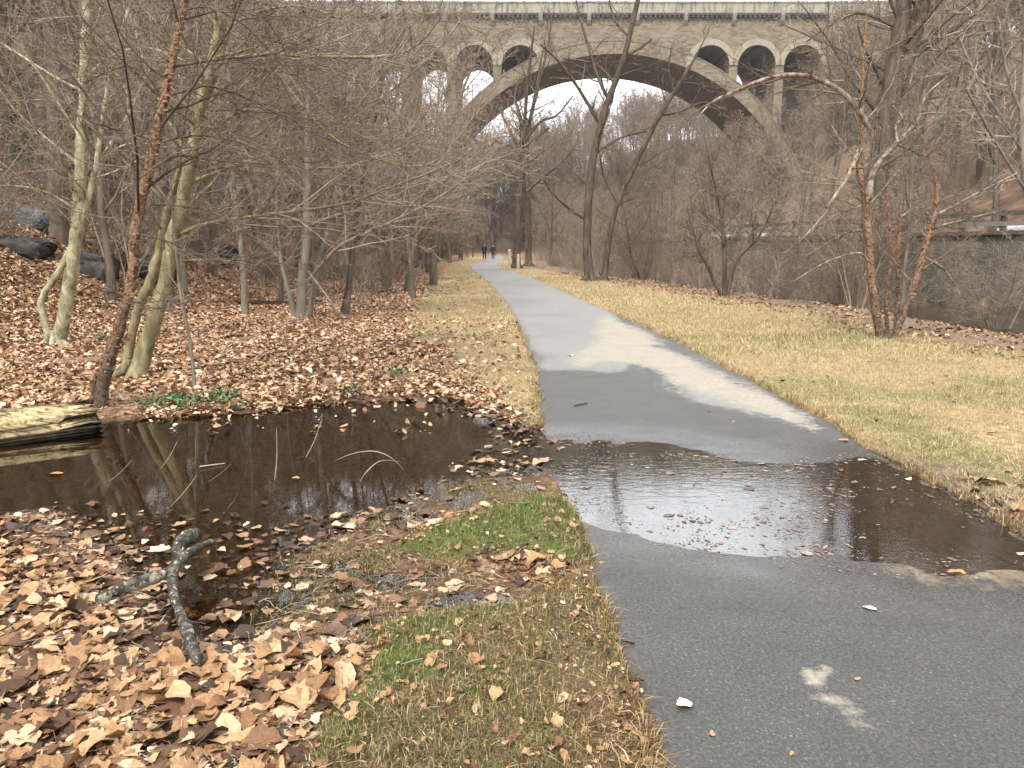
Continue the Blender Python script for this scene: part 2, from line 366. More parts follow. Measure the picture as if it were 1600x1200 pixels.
dryc = t.ramp(na, [(.3, (.14, .14, .135)), (.55, (.212, .206, .192)), (.75, (.265, .262, .25))])
brk = t.mrange(t.noise(t.vscale(P, (1, 1, 1)), 11, 6, .7), .3, .7, -.16, .16)
fd = t.mrange(t.math('ADD', t.attr('dry'), brk), -.10, .10)
fs = t.mrange(t.math('ADD', t.attr('silt'), t.math('MULTIPLY', brk, 1.3)), -.08, .16)
col = t.mix(fd, damp, dryc)
siltc = t.ramp(t.noise(P, 25, 5, .7), [(.3, (.22, .198, .155)), (.6, (.335, .302, .235)), (.8, (.40, .368, .30))])
col = t.mix(t.math('MULTIPLY', fs, t.mrange(nb, .3, .65, .55, .95)), col, siltc)
edg = t.mrange(t.math('ADD', t.attr('edge'), t.mrange(t.noise(P, 9, 6, .7), .3, .7, -.14, .14)), .10, .0)
col = t.mix(t.math('MULTIPLY', edg, .6), col, t.ramp(na, [(.3, (.03, .022, .015)), (.6, (.11, .082, .055)), (.8, (.22, .17, .12))]))
mudc = t.ramp(t.noise(t.vscale(P, (2.2, 1, 1)), 4, 6, .65, 1.2), [(.3, (.11, .082, .052)), (.5, (.22, .165, .105)), (.7, (.33, .265, .185))])
col = t.mix(t.math('MULTIPLY', t.mrange(t.math('ADD', t.attr('muddy'), brk), -.1, .12), .85), col, mudc)
wetf = t.mrange(t.attr('wet'), 0, 1); film = t.mrange(t.attr('wet'), -1.3, .1)
col = t.mix(wetf, col, t.mix(.25, col, (.03, .026, .02)))
rough = t.math('SUBTRACT', t.mrange(t.math('MAXIMUM', fd, fs), 0, 1, .5, .9), t.math('MULTIPLY', film, t.mrange(na, .3, .7, .42, .2)))
bp = t.n('Bump', {'Height': t.math('ADD', na, t.math('MULTIPLY', nc, .5)), 'Distance': .006}); t.set(bp.inputs['Strength'], t.mrange(film, 0, 1, .45, .12))
M['asphalt'] = t.done(col, rough, bp.outputs[0], .5)
me.materials.append(M['asphalt']); tag(link('path', me), kind='structure')

# ------------------------------------------------------------------ water
def m_water(name, tint, ior, rip, rs):
    t = NT(name); P = t.pos()
    h = t.math('ADD', t.noise(t.vscale(P, (1, 2.2, 1)), rs, 4, .55, .4), t.math('MULTIPLY', t.noise(t.vscale(P, (1, 2, 1)), rs * 4.5, 2), .25))
    calm = t.mrange(t.n('SeparateXYZ', {0: P}).outputs[0], -.5, .6, .25, 1.0)
    hb = t.n('Bump', {'Height': h, 'Distance': .02}); t.set(hb.inputs['Strength'], t.math('MULTIPLY', calm, rip))
    fr = t.n('Fresnel', {'IOR': ior, 'Normal': hb.outputs[0]})
    fr = t.math('MINIMUM', fr.outputs[0], .9)
    tr = t.n('BsdfTransparent', {'Color': tint}); gl = t.n('BsdfGlossy', {'Color': (1, 1, 1), 'Roughness': .015, 'Normal': hb.outputs[0]})
    mx = t.n('MixShader', {0: fr, 1: tr.outputs[0], 2: gl.outputs[0]})
    t.t.links.new(mx.outputs[0], t.out.inputs[0]); return t.m
M['water'] = m_water('pond_water', (.80, .68, .48), 1.75, .035, 7.0)
mb = MB()
mb.add([(-9.5, 2.1, ZW), (.1, 2.1, ZW), (.1, 9.2, ZW), (-9.5, 9.2, ZW)], [(0, 1, 2, 3)])
tag(mb.build('pond_water', M['water']), kind='structure')
M['puddle'] = m_water('puddle_water', (.86, .79, .68), 3.0, .045, 8.0)
mb = MB(); mb.add([(.1, 2.1, ZW), (5.2, 2.1, ZW), (5.2, 9.2, ZW), (.1, 9.2, ZW)], [(0, 1, 2, 3)])
tag(mb.build('puddle_water', M['puddle']), kind='structure')
M['creek'] = m_water('creek_water', (.6, .55, .45), 1.5, .35, 2.5)
mb = MB(); cy = np.linspace(-15, 240, 60); cw = xwall(cy) + .3; cl = xlawn(cy) + 2.2
V = np.concatenate([np.stack([cl, cy, np.full(60, -.82)], 1), np.stack([cw, cy, np.full(60, -.82)], 1)])
k = np.arange(59); mb.add(V, np.stack([k, k + 60, k + 61, k + 1], 1)); tag(mb.build('creek', M['creek']), kind='structure')

# ------------------------------------------------------------------ leaves
def leaf_proto(hi, kind, rng, torn=False):
    n = 22 if hi else 7
    th = np.arange(n) * 2 * math.pi / n + (0 if hi else rng.rand())
    if kind == 0:   # lobed
        r = .5 * (.62 + .38 * np.abs(np.cos(2.5 * th)) ** .8) * (1 + .12 * rng.randn(n) * .5); r *= np.where(np.abs(th - math.pi) < .25, .55, 1)
        o = np.stack([r * np.cos(th), r * np.sin(th) * .95], 1)
    elif kind == 1:  # oval, pointed
        r = 1 + .05 * rng.randn(n); o = np.stack([.5 * np.cos(th) * r, .27 * np.sin(th) * r * (1 - .25 * np.cos(th))], 1)
    elif kind == 3:  # broad rounded
        r = 1 + .06 * rng.randn(n); o = np.stack([.46 * np.cos(th) * r, .40 * np.sin(th) * r * (1 - .15 * np.cos(th))], 1); o[0] *= 1.25
    else:            # oak-like
        r = 1 + .22 * np.cos(7 * th); o = np.stack([.5 * np.cos(th) * (1 + .04 * rng.randn(n)), .27 * np.sin(th) * r], 1)
    if hi:
        o *= (1 + .07 * rng.randn(n))[:, None]
        if torn: cut = rng.randint(0, n); o[(cut + np.arange(n // 3)) % n] *= rng.uniform(.25, .8, n // 3)[:, None]
    a, b, c, d = rng.randn(4) * np.array([.55, .9, .5, .05])
    fz = lambda p: a * p[:, 0] ** 2 + b * p[:, 1] ** 2 + c * p[:, 0] * p[:, 1] + .24 * np.abs(p[:, 1]) + d * np.sin(9 * p[:, 0] + 7 * p[:, 1])
    if hi:
        m = o * .55; P2 = np.concatenate([[[0, 0]], m, o]); V = np.column_stack([P2, fz(P2)])
        k = np.arange(n); k2 = (k + 1) % n
        return V, np.stack([np.zeros(n, int), 1 + k, 1 + k2], 1), np.stack([1 + k, 1 + n + k, 1 + n + k2, 1 + k2], 1)
    P2 = np.concatenate([[[0, 0]], o]); V = np.column_stack([P2, fz(P2)]); k = np.arange(n)
    return V, np.stack([np.zeros(n, int), 1 + k, 1 + (k + 1) % n], 1), None
rs = np.random.RandomState(3)
HI = [leaf_proto(True, (1, 3, 2, 1, 0, 3, 1, 2, 3, 1, 0, 3)[i % 12], rs, i % 3 == 1) for i in range(24)]
LO = [leaf_proto(False, i % 3, rs) for i in range(10)]
def rotm(yaw, tx, ty):
    cy, sy, cx, sx, cz, sz = np.cos(ty), np.sin(ty), np.cos(tx), np.sin(tx), np.cos(yaw), np.sin(yaw)
    o = np.zeros((len(yaw), 3, 3))
    o[:, 0, 0] = cz * cy; o[:, 0, 1] = cz * sy * sx - sz * cx; o[:, 0, 2] = cz * sy * cx + sz * sx
    o[:, 1, 0] = sz * cy; o[:, 1, 1] = sz * sy * sx + cz * cx; o[:, 1, 2] = sz * sy * cx - cz * sx
    o[:, 2, 0] = -sy; o[:, 2, 1] = cy * sx; o[:, 2, 2] = cy * cx
    return o
def scatter(mb, protos, x, y, z, size, tilt, flat=1.0):
    n = len(x); pid = NR.randint(0, len(protos), n)
    for k, (V, F3, F4) in enumerate(protos):
        s = np.where(pid == k)[0]
        if not len(s): continue
        Rm = rotm(NR.rand(len(s)) * 6.283, NR.randn(len(s)) * tilt, NR.randn(len(s)) * tilt)
        Vk = V.copy(); Vk[:, 2] *= flat; Vk[:, 2] -= Vk[:, 2].min() * .6
        W = np.einsum('nij,vj->nvi', Rm, Vk) * size[s][:, None, None] + np.stack([x[s], y[s], z[s]], 1)[:, None]
        off = (np.arange(len(s)) * len(V))[:, None, None]
        fs = [(F3[None] + off).reshape(-1, 3)]
        if F4 is not None: fs.append((F4[None] + off).reshape(-1, 4))
        mb.add(W.reshape(-1, 3), *fs)
def pts(n, x0, x1, y0, y1): return NR.uniform(x0, x1, n), NR.uniform(y0, y1, n)
def cut_near(x, y): return x < pl(y) + .03
def hwater(x, y, fl):
    z = H(x, y); return np.where((z < ZW) & (NR.rand(len(x)) < fl), ZW + .002, z)
# near shore of the pond: big leaves, thick
mb = MB()
x, y = pts(31000, -4.6, .6, 1.9, 4.9)
sp = sdf(POND, x, y); mk = lawn_mask(x, y); ms = sdf(MARSH, x, y)
pr_ = np.where(sp > -.02, .34 * np.exp(-np.maximum(sp, 0) / .35), 1.0) * (1 - .975 * mk) * np.where(ms > 0, .24, 1) * sst(4.9, 4.4, y) * (x < pl(y) + .02)
pr_ *= .55 + .45 * sst(.35, .55, fbm(x * 2.2, y * 2.2, 71))
k = NR.rand(len(x)) < pr_; x, y = x[k], y[k]
size = np.clip(np.exp(NR.randn(len(x)) * .52) * .048, .016, .14) * np.where(lawn_mask(x, y) > .3, .6, 1)
wet = (NR.rand(len(x)) < .34) | (sdf(MARSH, x, y) > -.03) | (sdf(POND, x, y) + .5 * (fbm(x * 3, y * 3, 79) - .5) > -.22)
z = hwater(x, y, .4) + np.where(wet, .003, NR.uniform(0, .022, len(x)))
d = ~wet; scatter(mb, HI, x[d], y[d], z[d], size[d], .23, .95)
tag(mb.build('leaf_litter', M['leaf'], smooth=True), 'thick layer of big dry brown leaves on the near side of the pond', 'leaf litter', kind='stuff')
mb = MB(); w = wet; scatter(mb, HI, x[w], y[w], z[w], size[w] * .9, .12, .6)
JUNC = GP([(700, 632), (760, 625), (845, 640), (870, 690), (850, 760), (800, 745), (745, 742), (690, 765), (640, 775), (720, 720), (790, 690), (770, 655)])
x, y = pts(1500, -1.6, .6, 4.4, 8.4); g = sdf(JUNC, x, y); k = (g > -.12) & (NR.rand(len(x)) < .85 * sst(.35, .6, fbm(x * 3, y * 3, 88)) + .12) & (x < pl(y) + .12); x, y = x[k], y[k]
scatter(mb, HI, x, y, hwater(x, y, .85) + .004, np.clip(np.exp(NR.randn(len(x)) * .45) * .05, .02, .12), .14, .6)
x, y = pts(900, -2.6, .3, 6.6, 9.2); g = sdf(POND, x, y); k = (np.abs(g) < .22) & (NR.rand(len(x)) < .7) & (x < pl(y)); x, y = x[k], y[k]
scatter(mb, HI, x, y, hwater(x, y, .9) + .006, np.clip(np.exp(NR.randn(len(x)) * .4) * .06, .02, .13), .2, .7)
x, y = pts(230, .25, 3.2, 3.9, 6.4); s = sdf(PUD, x, y); c = fbm(x * 2, y * 3.5, 73)
k = (s > .02) & (NR.rand(len(x)) < sst(.42, .58, c) * np.where(x > 2.2, .4, 1)); x, y = x[k], y[k]
mb2 = MB(); scatter(mb2, HI, x, y, np.where(NR.rand(len(x)) < .3, ZW + .002, zpath(x, y) + .004), NR.uniform(.03, .09, len(x)), .03, .25)
x, y = pts(9000, .2, 3.0, 3.9, 6.4); s = sdf(PUD, x, y); u_ = x * .8 + y * .6; v_ = y * .8 - x * .6
c = fbm(u_ * 1.2, v_ * 6.5, 77, 4) * .7 + fbm(x * 1.1, y * 1.6, 78, 3) * .3; k = (s > .0) & (NR.rand(len(x)) < .75 * sst(.50, .62, c) * np.where(x > 2.3, .25, 1)); x, y = x[k], y[k]
scatter(mb2, LO, x, y, np.full(len(x), ZW + .002), np.clip(np.exp(NR.randn(len(x)) * .6) * .013, .004, .05), .02, .1)
x, y = pts(60000, .2, 3.0, 3.6, 6.9); dz = zpath(x, y) - ZW; k = (np.abs(dz + .001) < .005) & (NR.rand(len(x)) < .16 * sst(.4, .6, fbm(x * 4, y * 4, 89))); x, y = x[k], y[k]
scatter(mb2, LO, x, y, np.maximum(zpath(x, y), ZW) + .002, np.clip(np.exp(NR.randn(len(x)) * .6) * .010, .003, .03), .04, .1)
tag(mb.build('wet_leaf_litter', M['leaf_wet'], smooth=True), 'sodden leaves along the wet margin between pond and grass', 'leaf litter', kind='stuff')
tag(mb2.build('soaked_leaves', M['leaf_pink'], smooth=True), 'soaked pinkish leaves lying in the puddle across the path', 'leaves', kind='stuff')
# far bank of the pond and the wood floor
mb = MB()
x, y = pts(105000, -11, .1, 6.6, 17); p_ = (1 - .93 * lawn_mask(x, y)) * np.where(sdf(POND, x, y) > -.02, .02, 1) * (x < pl(y)) * sst(.25, .5, fbm(x * 1.5, y * 1.5, 74))
k = NR.rand(len(x)) < p_; x, y = x[k], y[k]
scatter(mb, LO, x, y, hwater(x, y, 1) + NR.uniform(0, .03, len(x)), np.clip(np.exp(NR.randn(len(x)) * .4) * .058, .022, .14), .42, 1.1)
x, y = pts(42000, -15, -1.5, 17, 42); p_ = (1 - .93 * lawn_mask(x, y)) * sst(.3, .5, fbm(x, y, 75)); k = NR.rand(len(x)) < p_; x, y = x[k], y[k]
scatter(mb, LO, x, y, H(x, y) + NR.uniform(0, .03, len(x)), NR.uniform(.05, .13, len(x)), .45, 1.1)
x, y = pts(16000, -20, -6, 8, 26); k = x < -6.4; x, y = x[k], y[k]
scatter(mb, LO, x, y, H(x, y) + .01, NR.uniform(.07, .16, len(x)), .45)
tag(mb.build('woodland_leaf_litter', M['leaf_far'], smooth=True), 'orange brown fallen leaves carpeting the ground under the trees', 'leaf litter', kind='stuff')
# scattered small leaves on lawns, verge and debris strip by the creek
mb = MB()
x, y = pts(5200, -2.2, .6, 1.9, 5.0); k = (lawn_mask(x, y) > .4) & cut_near(x, y) & (NR.rand(len(x)) < .75); x, y = x[k], y[k]
scatter(mb, LO, x, y, H(x, y) + .012, np.clip(np.exp(NR.randn(len(x)) * .55) * .017, .006, .055), .4)
x, y = pts(2600, -3, 8, 2, 26); k = (lawn_mask(x, y) > .5) & (NR.rand(len(x)) < np.where(x > 2, .35, .7)); x, y = x[k], y[k]
scatter(mb, LO, x, y, H(x, y) + .012, NR.uniform(.02, .08, len(x)), .3)
x, y = pts(30000, 2, 16, 9, 48); g = x - xlawn(y); k = (g > -.9) & (g < 4.5) & (NR.rand(len(x)) < .9 * sst(.35, .55, fbm(x, y, 76))); x, y = x[k], y[k]
scatter(mb, LO, x, y, H(x, y) + .01, NR.uniform(.04, .12, len(x)), .4)
x, y = pts(420, 2.85, 4.4, 3.2, 5.3); g = x - pr(y); k = (g > .02) & (NR.rand(len(x)) < sst(.8, .1, g)); x, y = x[k], y[k]
scatter(mb, LO, x, y, np.maximum(H(x, y), ZW) + .01, NR.uniform(.03, .09, len(x)), .35)
x, y = pts(900, -1, 3, 1.6, 22); g = np.minimum(x - pl(y), pr(y) - x); k = (g > .0) & (sdf(PUD, x, y) < -.1) & (NR.rand(len(x)) < .07 + .8 * np.exp(-g / .12)); x, y = x[k], y[k]
scatter(mb, LO, x, y, zpath(x, y) + .004, np.clip(np.exp(NR.randn(len(x)) * .5) * .016, .005, .05), .25)
tag(mb.build('blown_leaves', M['leaf'], smooth=True), 'small dry leaves blown over the lawns and along the creek bank', 'leaves', kind='stuff')

# fine twigs and straw through the litter
mb = MB(); it = []
x, y = pts(2200, -4.4, .5, 2.0, 4.9); k = (sdf(POND, x, y) < .1) & cut_near(x, y) & (NR.rand(len(x)) > .8 * lawn_mask(x, y)); x, y = x[k], y[k]; z = np.maximum(H(x, y), ZW)
x2, y2 = pts(2600, -10, 0, 6.8, 15); k = (sdf(POND, x2, y2) < -.05) & (x2 < pl(y2)); x2, y2 = x2[k], y2[k]
for X_, Y_, Z_, f_ in ((x, y, z, 1.0), (x2, y2, H(x2, y2), 1.8)):
    for a_, b_, c_ in zip(X_, Y_, Z_):
        l_ = .012 + .07 * R.random() ** 3; an = R.uniform(0, 6.283); bz = R.uniform(-.01, .02); r_ = R.uniform(.0008, .0022) * f_; l_ *= f_; dx, dy = math.cos(an) * l_, math.sin(an) * l_; q_ = R.uniform(-.2, .2)
        it.append(([(a_ - dx, b_ - dy, c_ + .012), (a_ + dy * q_, b_ - dx * q_, c_ + .022), (a_ + dx, b_ + dy, c_ + .014 + bz)], [r_, r_, r_ * .6]))
tubes(mb, it, 4)
tag(mb.build('twig_litter', M['twig_pale'], smooth=True), 'broken twigs and straw strewn through the fallen leaves', 'twig litter', kind='stuff')

# ------------------------------------------------------------------ grass
def m_blade(name, stops):
    t = NT(name); return t.done(t.ramp(t.island(), stops), .75, None, .25)
M['green'] = m_blade('green_blades', [(0, (.04, .06, .014)), (.45, (.10, .135, .034)), (.75, (.19, .205, .07)), (1, (.33, .285, .14))])
M['dryg'] = m_blade('dry_blades', [(0, (.06, .036, .016)), (.35, (.16, .10, .045)), (.7, (.29, .20, .09)), (.92, (.42, .31, .16)), (1, (.55, .45, .28))])
M['tang'] = m_blade('tan_blades', [(0, (.19, .145, .075)), (.35, (.36, .285, .155)), (.7, (.48, .395, .225)), (1, (.62, .53, .34))])
def blades(mb, x, y, z, h, w, lean, seg2=True):
    n = len(x); a = NR.rand(n) * 6.283; b = NR.rand(n) * 6.283
    wx, wy = np.cos(a) * w / 2, np.sin(a) * w / 2; L = np.abs(NR.randn(n)) * lean * h
    lx, ly = np.cos(b) * L, np.sin(b) * L
    B0 = np.stack([x - wx, y - wy, z - .005], 1); B1 = np.stack([x + wx, y + wy, z - .005], 1)
    if seg2:
        hz = h * np.clip(1 - (L / h) ** 2 * .35, .25, 1)
        M0 = np.stack([x - wx * .8 + lx * .4, y - wy * .8 + ly * .4, z + hz * .62], 1); M1 = np.stack([x + wx * .8 + lx * .4, y + wy * .8 + ly * .4, z + hz * .62], 1)
        Tp = np.stack([x + lx, y + ly, z + hz * (.95 - .35 * np.clip(L / h, 0, 1))], 1)
        V = np.stack([B0, B1, M1, M0, Tp], 1); o = (np.arange(n) * 5)[:, None]
        mb.add(V.reshape(-1, 3), o + np.array([[0, 1, 2, 3]]), o + np.array([[3, 2, 4]]))
    else:
        Tp = np.stack([x + lx, y + ly, z + h], 1); V = np.stack([B0, B1, Tp], 1); o = (np.arange(n) * 3)[:, None]
        mb.add(V.reshape(-1, 3), o + np.array([[0, 1, 2]]))
def cut_path(x, y): return (x < pl(y) + .02) | (x > pr(y) - .02)
mg, md = MB(), MB()
x, y = pts(150000, -2.4, .62, 1.8, 5.2); lm = lawn_mask(x, y); gm = green_mask(x, y)
k = (NR.rand(len(x)) < lm * (.35 + .65 * sst(.3, .6, fbm(x * 4, y * 4, 81)))) & cut_path(x, y); x, y, gm = x[k], y[k], gm[k]
gr_ = NR.rand(len(x)) < gm * .95 + .06 + .45 * sst(.42, .62, fbm(x * 2.6, y * 2.6, 84))
z = H(x, y)
kk = gr_ & (NR.rand(len(x)) < .9); blades(mg, x[kk], y[kk], z[kk], NR.uniform(.018, .05, kk.sum()), NR.uniform(.002, .004, kk.sum()), .8)
kk = ~gr_; blades(md, x[kk], y[kk], z[kk], NR.uniform(.015, .05, kk.sum()), NR.uniform(.002, .0048, kk.sum()), 1.7)
# drowned grass stubble in the marsh strip
x, y = pts(46000, -2.6, .4, 2.8, 5.3); k = (sdf(MARSH, x, y) > 0) & (NR.rand(len(x)) < sst(.36, .58, fbm(x * 3, y * 3, 82))) & cut_path(x, y); x, y = x[k], y[k]; z = H(x, y)
k = NR.rand(len(x)) < .3; blades(mg, x[k], y[k], z[k], NR.uniform(.015, .04, k.sum()), NR.uniform(.002, .004, k.sum()), 1.0)
k = ~k; blades(md, x[k], y[k], z[k], NR.uniform(.012, .035, k.sum()), NR.uniform(.002, .004, k.sum()), 1.8)
tag(mg.build('green_grass', M['green']), 'short green grass tufts between the pond and the path', 'grass', kind='stuff')
tag(md.build('dead_grass', M['dryg']), 'matted dead grass along the near edge of the path', 'grass', kind='stuff')
mt, mg, md2 = MB(), MB(), MB()
for n, x0, x1, y0, y1, h0, h1, w in ((150000, 2.8, 9, 3.2, 11, .02, .055, .0045), (90000, 2.3, 8.6, 11, 20, .03, .065, .009), (50000, -1, 8, 20, 40, .04, .08, .016), (60000, -3.4, .5, 6.6, 14, .02, .055, .0055), (45000, -5, .3, 14, 32, .03, .07, .011), (20000, -7, 4, 32, 75, .05, .09, .02)):
    x, y = pts(n, x0, x1, y0, y1); lm = lawn_mask(x, y); k = (NR.rand(n) < lm * (.45 + .55 * sst(.3, .55, fbm(x * 2, y * 2, 83)))) & cut_path(x, y); x, y = x[k], y[k]
    z = H(x, y); gk = NR.rand(len(x)) < .05 + .7 * green_mask(x, y); nb_ = len(x)
    h = NR.uniform(h0, h1, nb_) * (.6 + 1.1 * sst(.35, .75, fbm(x * 5, y * 5, 85, 3))); ww = NR.uniform(.7, 1.3, nb_) * w
    blades(mg, x[gk], y[gk], z[gk], h[gk], ww[gk], .8, False); blades(mt, x[~gk], y[~gk], z[~gk], h[~gk], ww[~gk], 1.1, False)
for side, y0, y1, n in ((0, 1.8, 16, 5200), (1, 3.2, 18, 5200)):
    y = y0 + (y1 - y0) * NR.rand(n) ** 1.6; o_ = np.abs(NR.randn(n)) * .05; x = pl(y) + .03 - o_ if side == 0 else pr(y) - .03 + o_
    k = (vnoise(y * 5, y * 0, 90 + side) > .3) & ((lawn_mask(x, y) > .2)); x, y = x[k], y[k]; z = np.maximum(H(x, y), -.03); blades(md2, x, y, z, NR.uniform(.03, .085, len(x)), NR.uniform(.003, .0055, len(x)), 1.2)
tag(md2.build('edge_grass', M['dryg']), 'ragged dead grass hanging over both edges of the path', 'grass', kind='stuff')
tag(mt.build('dry_lawn_grass', M['tang']), 'dormant straw coloured lawn grass beyond the puddle', 'grass', kind='stuff')
tag(mg.build('green_lawn_grass', M['green']), 'thin green patches growing through the straw coloured lawn', 'grass', kind='stuff')
# low green plants on the far shore of the pond
mb = MB(); proto = [leaf_proto(False, 1, rs) for _ in range(3)]
for cx, cy_, sx, sy, n in ((290, 634, 85, 8, 420), (345, 622, 30, 5, 120), (555, 615, 26, 6, 80), (620, 588, 28, 5, 60), (160, 535, 22, 9, 110)):
    p = [G(cx + NR.randn() * sx * .5, cy_ + NR.randn() * sy * .5) for _ in range(n)]; x = np.array([q[0] for q in p]); y = np.array([q[1] for q in p])
    scatter(mb, proto, x, y, np.maximum(H(x, y), ZW) + NR.uniform(.005, .06, n), NR.uniform(.025, .06, n), .5)
M['herb'] = m_blade('herb_leaves', [(0, (.02, .055, .02)), (.5, (.06, .13, .05)), (1, (.16, .24, .12))])
tag(mb.build('ground_cover', M['herb'], smooth=True), 'low green plants rooted along the far shore of the pond', 'ground cover', kind='stuff')

# ------------------------------------------------------------------ trees
def norm(v):
    l = math.sqrt(v[0] ** 2 + v[1] ** 2 + v[2] ** 2) + 1e-9; return (v[0] / l, v[1] / l, v[2] / l)
def turn(d, ang, az):
    a = (0, 0, 1) if abs(d[2]) < .9 else (1, 0, 0)
    u = norm((d[1] * a[2] - d[2] * a[1], d[2] * a[0] - d[0] * a[2], d[0] * a[1] - d[1] * a[0]))
    v = (d[1] * u[2] - d[2] * u[1], d[2] * u[0] - d[0] * u[2], d[0] * u[1] - d[1] * u[0])
    c, s = math.cos(ang), math.sin(ang); ca, sa = math.cos(az), math.sin(az)
    return norm(tuple(d[i] * c + s * (u[i] * ca + v[i] * sa) for i in range(3)))
def grow(out, p, d, L, r, lv, P, rng):
    n = P['n'][lv]; step = L / (n - 1); pt = [p]; rd = [r]; ds = [d]; w = P['wig'][lv]; up = P['up'][lv]; rm = P['rmin']
    for i in range(1, n):
        t = i / (n - 1)
        d = norm((d[0] + rng.gauss(0, w), d[1] + rng.gauss(0, w), d[2] + rng.gauss(0, w) * .7 + up))
        p = (p[0] + d[0] * step, p[1] + d[1] * step, p[2] + d[2] * step)
        pt.append(p); rd.append(max(rm, r * (1 - t * P['tap'][lv]))); ds.append(d)
    out.setdefault(lv, []).append((pt, rd))
    kids(out, pt, rd, ds, L, lv, P, rng)
def kids(out, pt, rd, ds, L, lv, P, rng, k=None, t0=None):
    if lv + 1 >= len(P['n']): return
    n = len(pt); k = P['k'][lv] if k is None else k; t0 = P['t0'][lv] if t0 is None else t0
    az = rng.uniform(0, 6.28)
    for j in range(k):
        t = t0 + (1 - t0) * ((j + rng.random()) / k); t = min(t, .995)
        f = t * (n - 1); i = int(f); f -= i; q = tuple(pt[i][c] * (1 - f) + pt[i + 1][c] * f for c in range(3)); rr = rd[i] * (1 - f) + rd[i + 1] * f
        az += 2.4 + rng.uniform(-.6, .6)
        dd = turn(ds[i], P['ang'][lv] * rng.uniform(.7, 1.25), az)
        if lv >= 1 and dd[2] < -.3: dd = norm((dd[0], dd[1], dd[2] * .3))
        Lc = L * P['len'][lv] * (1 - .55 * (t - t0) / (1 - t0 + 1e-6)) * rng.uniform(.65, 1.3)
        grow(out, q, dd, Lc, max(P['rmin'], min(rr * .62, rr * P.get('kr', .45) + .002) if lv == 0 else min(rr * .62, rr * .45 + .002)), lv + 1, P, rng)
def dirs(pt):
    return [norm(tuple(pt[min(i + 1, len(pt) - 1)][c] - pt[max(i - 1, 0)][c] for c in range(3))) for i in range(len(pt))]
TALL = dict(n=(12, 8, 6, 4, 3), wig=(.05, .11, .16, .2, .2), up=(.02, .06, .05, .04, .02), tap=(.88, .85, .85, .8, .5), k=(15, 9, 6, 4), t0=(.36, .18, .12, .1), ang=(.85, .8, .8, .8), len=(.34, .45, .5, .5), rmin=.009)
SPREAD = dict(n=(9, 9, 7, 5, 3), wig=(.08, .13, .17, .2, .2), up=(.02, .05, .03, .03, .02), tap=(.85, .85, .85, .8, .5), k=(13, 10, 7, 4), t0=(.22, .15, .12, .1), ang=(.95, .8, .8, .8), len=(.5, .45, .5, .5), rmin=.007)
SLIM = dict(n=(10, 6, 5, 3), wig=(.05, .12, .18, .2), up=(.03, .08, .04, .03), tap=(.9, .85, .8, .5), k=(18, 8, 5), t0=(.2, .12, .1), ang=(.75, .75, .8), len=(.3, .45, .5), rmin=.006)
TRUNKS, CROWNS = {}, {}
def tree_meshes(key, H_, r, P, seed, trunk_mat, twig_mat, stems=1, lean=.06, spread=0.0):
    rng = random.Random(seed); out = {}
    for s in range(stems):
        a = rng.uniform(0, 6.28); le = lean * rng.random() if stems == 1 else spread * rng.uniform(.3, 1.2)
        hs = H_ * (rng.uniform(.6, 1) if stems > 1 else 1)
        grow(out, (.12 * math.cos(a) * (stems > 1), .12 * math.sin(a) * (stems > 1), -.25), norm((math.cos(a) * le, math.sin(a) * le, 1)), hs, r * (rng.uniform(.5, 1) if stems > 1 else 1), 0, P, rng)
    for p, rd in out[0]: rd[0] *= 1.35
    tr = MB(); tubes(tr, out[0], 9, .12); tubes(tr, out[1], 5, .1)
    cr = MB()
    for l in range(2, len(P['n'])):
        if out.get(l): tubes(cr, out[l], 4 if l == 2 and P['rmin'] < .0065 else 3)
    a = tr.mesh('trunk', True); a.materials.append(M[trunk_mat]); b = cr.mesh('crown', True); b.materials.append(M[twig_mat])
    return a, b
def tree_obj(name, meshes, loc, rz=0, sc=1.0):
    o = empty(name, loc, rz); o.scale = (sc, sc, sc); link('trunk', meshes[0], o); link('crown', meshes[1], o); return o

# ---- hand-placed trees, traced where they stand
HERO = dict(n=(2, 9, 7, 6, 4), wig=(.05, .10, .13, .17, .2), up=(.02, .03, .015, .01, .0), tap=(.8, .9, .88, .85, .6), k=(10, 8, 6, 3), t0=(.3, .12, .1, .1), ang=(1.0, .8, .75, .8), len=(.4, .42, .45, .5), rmin=.0028, kr=.26)
def spline(cp, m):
    cp = np.array(cp, float); n = len(cp); out = []
    for u in np.linspace(0, n - 1, m):
        i = min(int(u), n - 2); f = u - i; p0 = cp[max(i - 1, 0)]; p1 = cp[i]; p2 = cp[i + 1]; p3 = cp[min(i + 2, n - 1)]
        out.append(.5 * (2 * p1 + (p2 - p0) * f + (2 * p0 - 5 * p1 + 4 * p2 - p3) * f * f + (3 * p1 - p0 - 3 * p2 + p3) * f ** 3))
    return np.array(out)
def lift(poly, Y, dY=0.0, m=24, ground=False):
    cp = []
    n = len(poly)
    for i, (px, py, w) in enumerate(poly):
        Yi = Y + dY * i / max(1, n - 1); x, y, z = U(px, py, Yi); cp.append((x, y, z, w / 2 * math.hypot(Yi, z - CAMZ) / 1200))
    if ground: cp[0] = (cp[0][0], cp[0][1], H1(cp[0][0], cp[0][1]) - .12, cp[0][3])
    return spline(cp, m)
